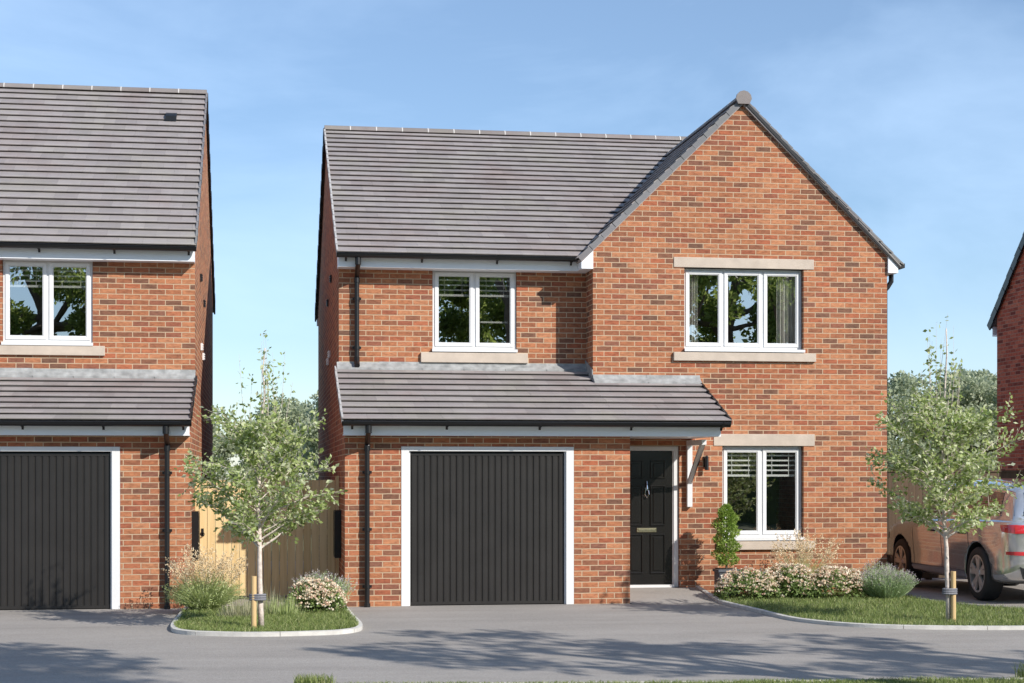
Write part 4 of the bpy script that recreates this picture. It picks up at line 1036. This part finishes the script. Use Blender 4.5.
flower_shrub(6.62, 22.12, .46, .34, .35, 'flowering shrub nearest the planter by the path', 330)
flower_shrub(7.22, 22.2, .44, .34, .41, 'flowering shrub under the ground floor window', 380)
flower_shrub(7.9, 22.1, .48, .36, .36, 'flowering shrub next to the big lavender clump', 430, 2900)
feather_grass(7.55, 22.50, .56, .98, 'feathery golden grass against the gable wall below the window sill', 700, 95)
feather_grass(7.25, 22.6, .28, .45, 'small grass clump behind the flowering shrubs', 300, 16)
lavender(8.55, 21.95, .46, .40, .44, 'big silvery lavender clump near the gable corner', 1300)
lavender(7.0, 22.65, .25, .2, .40, 'small lavender clump between planter and window', 260)
lavender(8.75, 22.75, .3, .25, .50, 'purple lavender against the wall corner, behind the silvery clump', 350)

# potted conifer
pc = thing('potted_conifer', 'slender clipped conifer in a square grey planter beside the front path', 'potted plant', (6.50, 22.72, .05))
m_ = MB(); px, py = 6.49, 22.72
A = [(px-.15, py-.15), (px+.15, py-.15), (px+.15, py+.15), (px-.15, py+.15)]
m_.box(px-.16, px+.16, py-.16, py+.16, .38, .42); m_.box(px-.14, px+.14, py-.14, py+.14, .05, .38)
m_.box(px-.125, px+.125, py-.15, py-.14, .09, .34); pl = m_.build('planter', M['planter'], pc, bevel=.006)
m_ = MB(); m_.box(px-.13, px+.13, py-.13, py+.13, .421, .43); m_.build('compost', M['compost'], pl)
m_ = MB(); m_.tube([(px, py, .42), (px+.01, py, .8), (px, py, 1.25)], [.018, .012, .004], 7); m_.build('stem', M['bark'], pc)
n = 5200; z = RNG.random(n)**.85; a = RNG.uniform(0, 6.283, n)
rad = .145*np.clip(np.minimum(z*6+.45, (1-z)*4.2), 0, 1)**.6*(1+.30*np.sin(z*26+a*1.0)+.12*np.sin(a*4+z*13)); q = RNG.random(n)**.4
P = np.stack([px+rad*q*np.cos(a), py+rad*q*np.sin(a), .46+z*.86], 1)
leaves('foliage', P, np.stack([np.cos(a), np.sin(a), np.full(n, .6)], 1)+RNG.normal(0, .45, (n, 3)), .016, RNG.uniform(.03, .055, n), M['topiary'], pc, (6.50, 22.72, .05))

# ================================================================== CAR
def build_car(loc, rz_):
    # built in the car's own frame: +x forward, +y its left, z up; origin midway between the axles on the ground
    root = bpy.data.objects.new('parked_car', None); COL.objects.link(root); root['_o'] = (0, 0, 0)
    tag(root, 'silver SUV parked on the drive to the right of the central house, seen from behind', 'car')
    XR, XF, WR = -1.495, 1.495, .375
    def lerp(tab, x):
        for i in range(len(tab)-1):
            if x <= tab[i+1][0]:
                a, b = tab[i], tab[i+1]; t = (x-a[0])/(b[0]-a[0]); t = max(0, min(1, t)); return [a[k]+(b[k]-a[k])*t for k in range(1, len(a))]
        return list(tab[-1][1:])
    #      x     zbot  halfwidth  zshoulder  ztop(center)
    tab = [(-2.53, .50, .74, 1.06, 1.10), (-2.50, .42, .84, 1.10, 1.14), (-2.42, .33, .93, 1.115, 1.16), (-2.25, .28, .97, 1.125, 1.17), (-1.9, .25, .985, 1.13, 1.17), (-1.0, .24, .985, 1.12, 1.17), (0, .24, .98, 1.09, 1.16),
           (1.0, .24, .98, 1.06, 1.15), (1.3, .25, .98, 1.04, 1.16), (1.8, .26, .97, 1.00, 1.10), (2.2, .28, .92, .94, 1.03), (2.42, .33, .82, .85, .93), (2.50, .42, .70, .72, .80)]
    def section(x):
        zb, w_, zs, zt = lerp(tab, x)
        # lower body half profile (y, z), from centre bottom to centre top
        return [(0, zb), (w_*.80, zb), (w_*.93, zb+.03), (w_*.975, zb+.12), (w_*.965, zb+(zs-zb)*.30), (w_*.985, zb+(zs-zb)*.52), (w_, zs-.16), (w_*.995, zs-.06), (w_*.955, zs), (w_*.90, zs+.02), (w_*.6, zt-.01), (0, zt)]
    xs = [t[0] for t in tab]; xs = sorted(set(xs+[-1.5, -.5, .5, 1.5, 2.0]))
    def loft(secs):
        mb = MB(); k = len(secs[0]); 
        for s in secs: mb.v += s
        for i in range(len(secs)-1):
            for j in range(k):
                j2 = (j+1) % k; mb.f.append([i*k+j, i*k+j2, (i+1)*k+j2, (i+1)*k+j]); mb.m.append(0)
        mb.f.append(list(range(k))); mb.f.append([(len(secs)-1)*k+j for j in range(k)][::-1]); mb.m += [0, 0]
        return mb
    def full(x, half): return [(x, y, z) for y, z in half]+[(x, -y, z) for y, z in half[::-1] if y > 1e-6]
    body = loft([full(x, section(x)) for x in xs]).build('body', [M['paint'], M['well']], root, smooth=True)
    def apply_(o):
        bpy.context.view_layer.update(); dg = bpy.context.evaluated_depsgraph_get(); me = bpy.data.meshes.new_from_object(o.evaluated_get(dg)); o.modifiers.clear(); o.data = me
    sd = body.modifiers.new('s', 'SUBSURF'); sd.levels = 2; sd.render_levels = 2; apply_(body)
    # wheel arches
    for cx_ in (XR, XF):
        c = MB(); pts = [(cx_+.435*math.cos(2*math.pi*k/36), -1.3, .385+.435*math.sin(2*math.pi*k/36)) for k in range(36)]
        c.prism(pts, (0, .62, 0)); c.prism([(a, .68, b) for a, _, b in pts], (0, .62, 0))
        co = c.build('cutter', [M['well']], None)
        for p_ in co.data.polygons: p_.material_index = 0
        bo = body.modifiers.new('b', 'BOOLEAN'); bo.operation = 'DIFFERENCE'; bo.object = co; bo.solver = 'EXACT'; bo.material_mode = 'TRANSFER'; apply_(body)
        bpy.data.objects.remove(co)
    # cabin
    cab = [(-2.40, .80, 1.10, .68, 1.17), (-2.33, .85, 1.10, .70, 1.40), (-2.20, .865, 1.10, .70, 1.57), (-2.0, .87, 1.10, .70, 1.62), (-1.0, .875, 1.09, .68, 1.67), (0, .875, 1.08, .68, 1.68), (.35, .87, 1.06, .67, 1.64), (.8, .85, 1.05, .66, 1.42), (1.25, .77, 1.03, .64, 1.16)]
    def csec(x, off=0):
        w0, z0_, w1, z1_ = lerp(cab, x)
        return [(0, z0_-.1), (w0+off, z0_-.08), (w0-.01+off, z0_+.03), (w0+(w1-w0)*.5+.01+off, z0_+(z1_-z0_)*.5), (w1+.04+off, z1_-.10), (w1-.03, z1_-.02), (w1*.5, z1_+.02), (0, z1_+.03)]
    cxs = sorted(set([c[0] for c in cab]+[-1.5, -.5]))
    cabin = loft([full(x, csec(x)) for x in cxs]).build('cabin', M['paint'], root, smooth=True)
    sd = cabin.modifiers.new('s', 'SUBSURF'); sd.levels = 2; sd.render_levels = 2; apply_(cabin)
    # find surface points by ray casting on the cabin and the body
    from mathutils.bvhtree import BVHTree
    bv = BVHTree.FromPolygons([v.co for v in cabin.data.vertices], [list(p.vertices) for p in cabin.data.polygons])
    bb = BVHTree.FromPolygons([v.co for v in body.data.vertices], [list(p.vertices) for p in body.data.polygons])
    def side(bvh, x, z, s, off):
        h = bvh.ray_cast(Vector((x, 2*s, z)), Vector((0, -s, 0))); return (x, (h[0].y if h[0] else .9*s)+off*s, z)
    def rear(bvh, y, z, off):
        h = bvh.ray_cast(Vector((-4, y, z)), Vector((1, 0, 0))); return ((h[0].x if h[0] else -2.4)-off, y, z)
    def patch(name, corner, m_, fn, n=10, par=root, k=6):
        # corner: 4 (u,v) points a,b,c,d ; fn maps (u,v)->point
        mb = MB(); g = []
        for i in range(n+1):
            for j in range(k+1):
                s_, t_ = i/n, j/k; a, b_, c, d = [Vector(q) for q in corner]
                p_ = (a*(1-s_)+b_*s_)*(1-t_)+(d*(1-s_)+c*s_)*t_; mb.v.append(fn(p_.x, p_.y))
        for i in range(n):
            for j in range(k): mb.f.append([i*(k+1)+j, (i+1)*(k+1)+j, (i+1)*(k+1)+j+1, i*(k+1)+j+1]); mb.m.append(0)
        o = mb.build(name, m_, par, smooth=True); return o
    for s in (1, -1):
        fn = lambda x, z, s=s: side(bv, x, z, s, .006)
        patch('side_window', [(-1.98, 1.225), (-1.24, 1.21), (-1.24, 1.53), (-1.90, 1.505)], M['car_glass'], fn)
        patch('side_window', [(-1.17, 1.208), (-.22, 1.19), (-.22, 1.56), (-1.17, 1.54)], M['car_glass'], fn)
        patch('side_window', [(-.15, 1.188), (.80, 1.17), (.38, 1.50), (-.15, 1.56)], M['car_glass'], fn)
        fn2 = lambda x, z, s=s: side(bv, x, z, s, .010)
        for q in ([(-2.0, 1.195), (.95, 1.145), (.93, 1.162), (-1.99, 1.215)], [(-1.92, 1.508), (-.2, 1.57), (-.2, 1.585), (-1.93, 1.523)]): patch('window_trim', q, M['chrome'], fn2, 16, k=1)
        # roof rail
        rr_ = MB(); rr_.tube([(-1.95, .62*s, 1.60), (-1.85, .62*s, 1.645), (-.9, .64*s, 1.69), (.2, .62*s, 1.68), (.35, .62*s, 1.64)], .016, 8); rr_.build('roof_rail', M['chrome'], root, smooth=True)
        # door handles, sill trim, shut lines
        fb_ = lambda x, z, s=s: side(bb, x, z, s, .004)
        for hx in (-1.0, .12):
            h = MB(); p_ = side(bb, hx, .93, s, .03); h.tube([side(bb, hx-.11, .93, s, .0), side(bb, hx-.09, .93, s, .03), side(bb, hx+.09, .93, s, .03), side(bb, hx+.11, .93, s, .0)], .014, 8); h.build('door_handle', M['car_black'], root, smooth=True)
        for q in ([(-1.22, .40), (-1.205, .40), (-1.185, 1.0), (-1.20, 1.0)], [(-.19, .36), (-.177, .36), (-.177, 1.02), (-.19, 1.02)], [(.93, .36), (.943, .36), (.963, 1.0), (.95, 1.0)]): patch('shut_line', q, M['car_black'], lambda x, z, s=s: side(bb, x, z, s, .002), 1, k=8)
        patch('sill_trim', [(-1.02, .31), (1.02, .31), (1.02, .40), (-1.02, .40)], M['chrome'], lambda x, z, s=s: side(bb, x, z, s, .006), 12, k=2)
        # mirror
        mi = MB(); mi.tube([(.72, .90*s, 1.10), (.72, 1.02*s, 1.13)], [.03, .03], 8); mi.prism([(.66, .98*s, 1.08), (.66, 1.15*s, 1.10), (.66, 1.15*s, 1.20), (.66, .98*s, 1.20)], (.14, 0, 0)); mi.build('mirror', M['car_black'], root, bevel=.02)
        # tail lamp: rear part and the part that wraps round the flank
        fr = lambda y, z, s=s: rear(bb, y, z, .010)
        patch('tail_lamp', [(.36*s, 1.085), (.86*s, 1.08), (.86*s, .965), (.36*s, .985)], M['tail_red'], fr)
        patch('tail_lamp', [(-2.49, .965), (-2.30, .99), (-2.24, 1.075), (-2.49, 1.085)], M['tail_red'], lambda x, z, s=s: side(bb, x, z, s, .010))
        patch('rear_reflector', [(.30*s, .72), (.86*s, .725), (.86*s, .675), (.30*s, .67)], M['tail_red'], fr)
        patch('rear_reflector', [(-2.48, .675), (-2.36, .68), (-2.36, .72), (-2.48, .725)], M['tail_red'], lambda x, z, s=s: side(bb, x, z, s, .010))
        patch('exhaust_trim', [(.42*s, .47), (.74*s, .47), (.72*s, .40), (.44*s, .40)], M['car_black'], lambda y, z: (rear(bb, y, .5, .02)[0], y, z))
        # headlamp
        patch('headlamp', [(2.12, .74), (2.40, .70), (2.38, .80), (2.10, .85)], M['car_glass'], lambda x, z, s=s: side(bb, x, z, s, .008))
    # rear screen, plate recess, windscreen
    patch('rear_window', [(-.80, 1.20), (.80, 1.20), (.74, 1.51), (-.74, 1.51)], M['car_glass'], lambda y, z: rear(bv, y, z, .008), 12)
    patch('windscreen', [(-.68, 1.17), (.68, 1.17), (.60, 1.60), (-.60, 1.60)], M['car_glass'], lambda y, z: ((lambda h: (h[0].x+.008 if h[0] else 1, y, z))(bv.ray_cast(Vector((4, y, z)), Vector((-1, 0, 0))))), 12)
    patch('number_plate', [(-.26, .78), (.26, .78), (.26, .67), (-.26, .67)], M['upvc'], lambda y, z: (rear(bb, y, .75, .014)[0], y, z), 2)
    patch('rear_skirt', [(-.80, .52), (.80, .52), (.76, .36), (-.76, .36)], M['car_black'], lambda y, z: (rear(bb, y, .53, .004)[0], y, z), 8)
    patch('grille', [(-.42, .45), (.42, .45), (.46, .74), (-.46, .74)], M['car_black'], lambda y, z: ((lambda h: (h[0].x+.006 if h[0] else 2.5, y, z))(bb.ray_cast(Vector((4, y, z)), Vector((-1, 0, 0))))), 8)
    # model badge on the tailgate
    cu = bpy.data.curves.new('badge', 'FONT'); cu.body = 'Q7'; cu.size = .085; cu.extrude = .004; cu.align_x = 'CENTER'
    to = bpy.data.objects.new('tmp', cu); COL.objects.link(to); bpy.context.view_layer.update()
    me = bpy.data.meshes.new_from_object(to.evaluated_get(bpy.context.evaluated_depsgraph_get())); bpy.data.objects.remove(to)
    bo = bpy.data.objects.new('badge', me); COL.objects.link(bo); me.materials.append(M['car_black']); bo.parent = root
    q = rear(bb, .56, .76, .010); bo.location = (q[0]+.004, .62, .83); bo.rotation_euler = (R(90), 0, R(-90-8)); 
    # four rings emblem in the middle of the tailgate
    e = MB(); xq = rear(bb, 0, .93, .012)[0]
    for k in range(4):
        pts = [(xq, (k-1.5)*.062+.04*math.cos(a_), 1.03+.04*math.sin(a_)) for a_ in [2*math.pi*i/20 for i in range(21)]]; e.tube(pts, .005, 6, cap=False)
    e.build('emblem', M['chrome'], root)
    # wheels
    for cx_ in (XR, XF):
        for s in (1, -1):
            wroot = bpy.data.objects.new('wheel', None); COL.objects.link(wroot); wroot.parent = root; wroot['_o'] = (0, 0, 0)
            t_ = MB(); yo = .975*s; yi = .70*s
            prof = [(.255, -.125), (.30, -.13), (.355, -.12), (.373, -.09), (.378, 0), (.373, .09), (.355, .12), (.30, .13), (.262, .125)]
            seg = 48; k = len(prof); yc = (.845)*s
            for i in range(seg):
                a_ = 2*math.pi*i/seg
                for r_, d_ in prof: t_.v.append((cx_+r_*math.cos(a_), yc+d_, .378+r_*math.sin(a_)))
            for i in range(seg):
                for j in range(k-1):
                    i2 = (i+1) % seg; t_.f.append([i*k+j, i*k+j+1, i2*k+j+1, i2*k+j]); t_.m.append(0)
            t_.build('tyre', M['rubber'], wroot, smooth=True)
            rm_ = MB(); yf_ = yc+.118*s
            rm_.ring((cx_, yc, .378), .245, .268, -.12, .12, 48)
            rm_.ring((cx_, yf_, .378), .238, .266, -.004, .006, 48)
            for j in range(5):
                a_ = 2*math.pi*j/5+.3
                for dlt in (-.17, .17):
                    c0 = Vector((math.cos(a_+dlt*.6), 0, math.sin(a_+dlt*.6))); c1 = Vector((math.cos(a_+dlt*1.15), 0, math.sin(a_+dlt*1.15))); ctr = Vector((cx_, yf_, .378))
                    tn0 = Vector((-c0.z, 0, c0.x)); tn1 = Vector((-c1.z, 0, c1.x))
                    rm_.prism([ctr+c0*.045-tn0*.022-Vector((0, .008*s, 0)), ctr+c1*.25-tn1*.036, ctr+c1*.25+tn1*.036, ctr+c0*.045+tn0*.022-Vector((0, .008*s, 0))], (0, -.022*s, 0))
            rm_.tube([(cx_, yf_+.004*s, .378), (cx_, yf_-.03*s, .378)], .06, 20); rm_.build('rim', M['alloy'], wroot)
            d_ = MB(); d_.tube([(cx_, yc+.03*s, .378), (cx_, yc, .378)], .19, 32); d_.tube([(cx_, yc-.02*s, .378), (cx_, yc-.05*s, .378)], .245, 32); d_.build('brake_disc', M['car_black'], wroot)
    root.location = loc; root.rotation_euler = (0, 0, rz_)
    return root
build_car((10.84, 23.30, 0.0), R(88.6))

# clean helper properties
for o in bpy.data.objects:
    if '_o' in o: del o['_o']

# ================================================================== LIGHT, SKY, CAMERA
EL, = (R(32.1),); sx, sy = .643, -.766           # horizontal direction towards the sun
wd = bpy.data.worlds.new('World'); scene.world = wd; wd.use_nodes = True; nt = wd.node_tree; bg = nt.nodes['Background']
sky = nt.nodes.new('ShaderNodeTexSky'); sky.sky_type = 'NISHITA'; sky.sun_disc = False; sky.sun_elevation = EL
sky.sun_rotation = math.atan2(sx, sy); sky.altitude = 50; sky.air_density = 1.0; sky.dust_density = .2; sky.ozone_density = 4.5
tc = nt.nodes.new('ShaderNodeTexCoord'); mp = nt.nodes.new('ShaderNodeMapping'); mp.inputs['Scale'].default_value = (1.6, 1.6, 4.2)
nt.links.new(tc.outputs['Generated'], mp.inputs[0])
ns = nt.nodes.new('ShaderNodeTexNoise'); ns.inputs['Scale'].default_value = 2.3; ns.inputs['Detail'].default_value = 7; ns.inputs['Roughness'].default_value = .55; ns.inputs['Distortion'].default_value = .4
nt.links.new(mp.outputs[0], ns.inputs['Vector'])
cr = nt.nodes.new('ShaderNodeValToRGB'); cr.color_ramp.elements[0].position = .45; cr.color_ramp.elements[0].color = (.12, .12, .12, 1); cr.color_ramp.elements[1].position = .82; cr.color_ramp.elements[1].color = (.5, .5, .5, 1)
nt.links.new(ns.outputs['Fac'], cr.inputs[0])
mx = nt.nodes.new('ShaderNodeMix'); mx.data_type = 'RGBA'; nt.links.new(cr.outputs[0], mx.inputs[0]); nt.links.new(sky.outputs[0], mx.inputs[6]); mx.inputs[7].default_value = (6.2, 8.2, 10.9, 1)
nt.links.new(mx.outputs[2], bg.inputs[0]); bg.inputs[1].default_value = .116
sl_ = bpy.data.lights.new('sun', 'SUN'); sl_.energy = 4.8; sl_.angle = R(.5); sl_.color = (1, .945, .87)
so = bpy.data.objects.new('sun', sl_); COL.objects.link(so)
d = Vector((sx*math.cos(EL), sy*math.cos(EL), math.sin(EL))); so.rotation_euler = d.to_track_quat('Z', 'Y').to_euler(); so.location = (20, -20, 20)

cd = bpy.data.cameras.new('camera'); cam = bpy.data.objects.new('camera', cd); COL.objects.link(cam); scene.camera = cam
cam.location = (0, 0, 1.75); cam.rotation_euler = (R(90), 0, R(-8.56)); cd.sensor_width = 36; cd.lens = 1655/1024*36; cd.shift_y = (475-341.5)/1024
cd.clip_start = .1; cd.clip_end = 2000
scene.render.resolution_x = 1024; scene.render.resolution_y = 683
scene.view_settings.view_transform = 'Standard'; scene.view_settings.look = 'None'; scene.view_settings.gamma = 1; scene.view_settings.exposure = .27
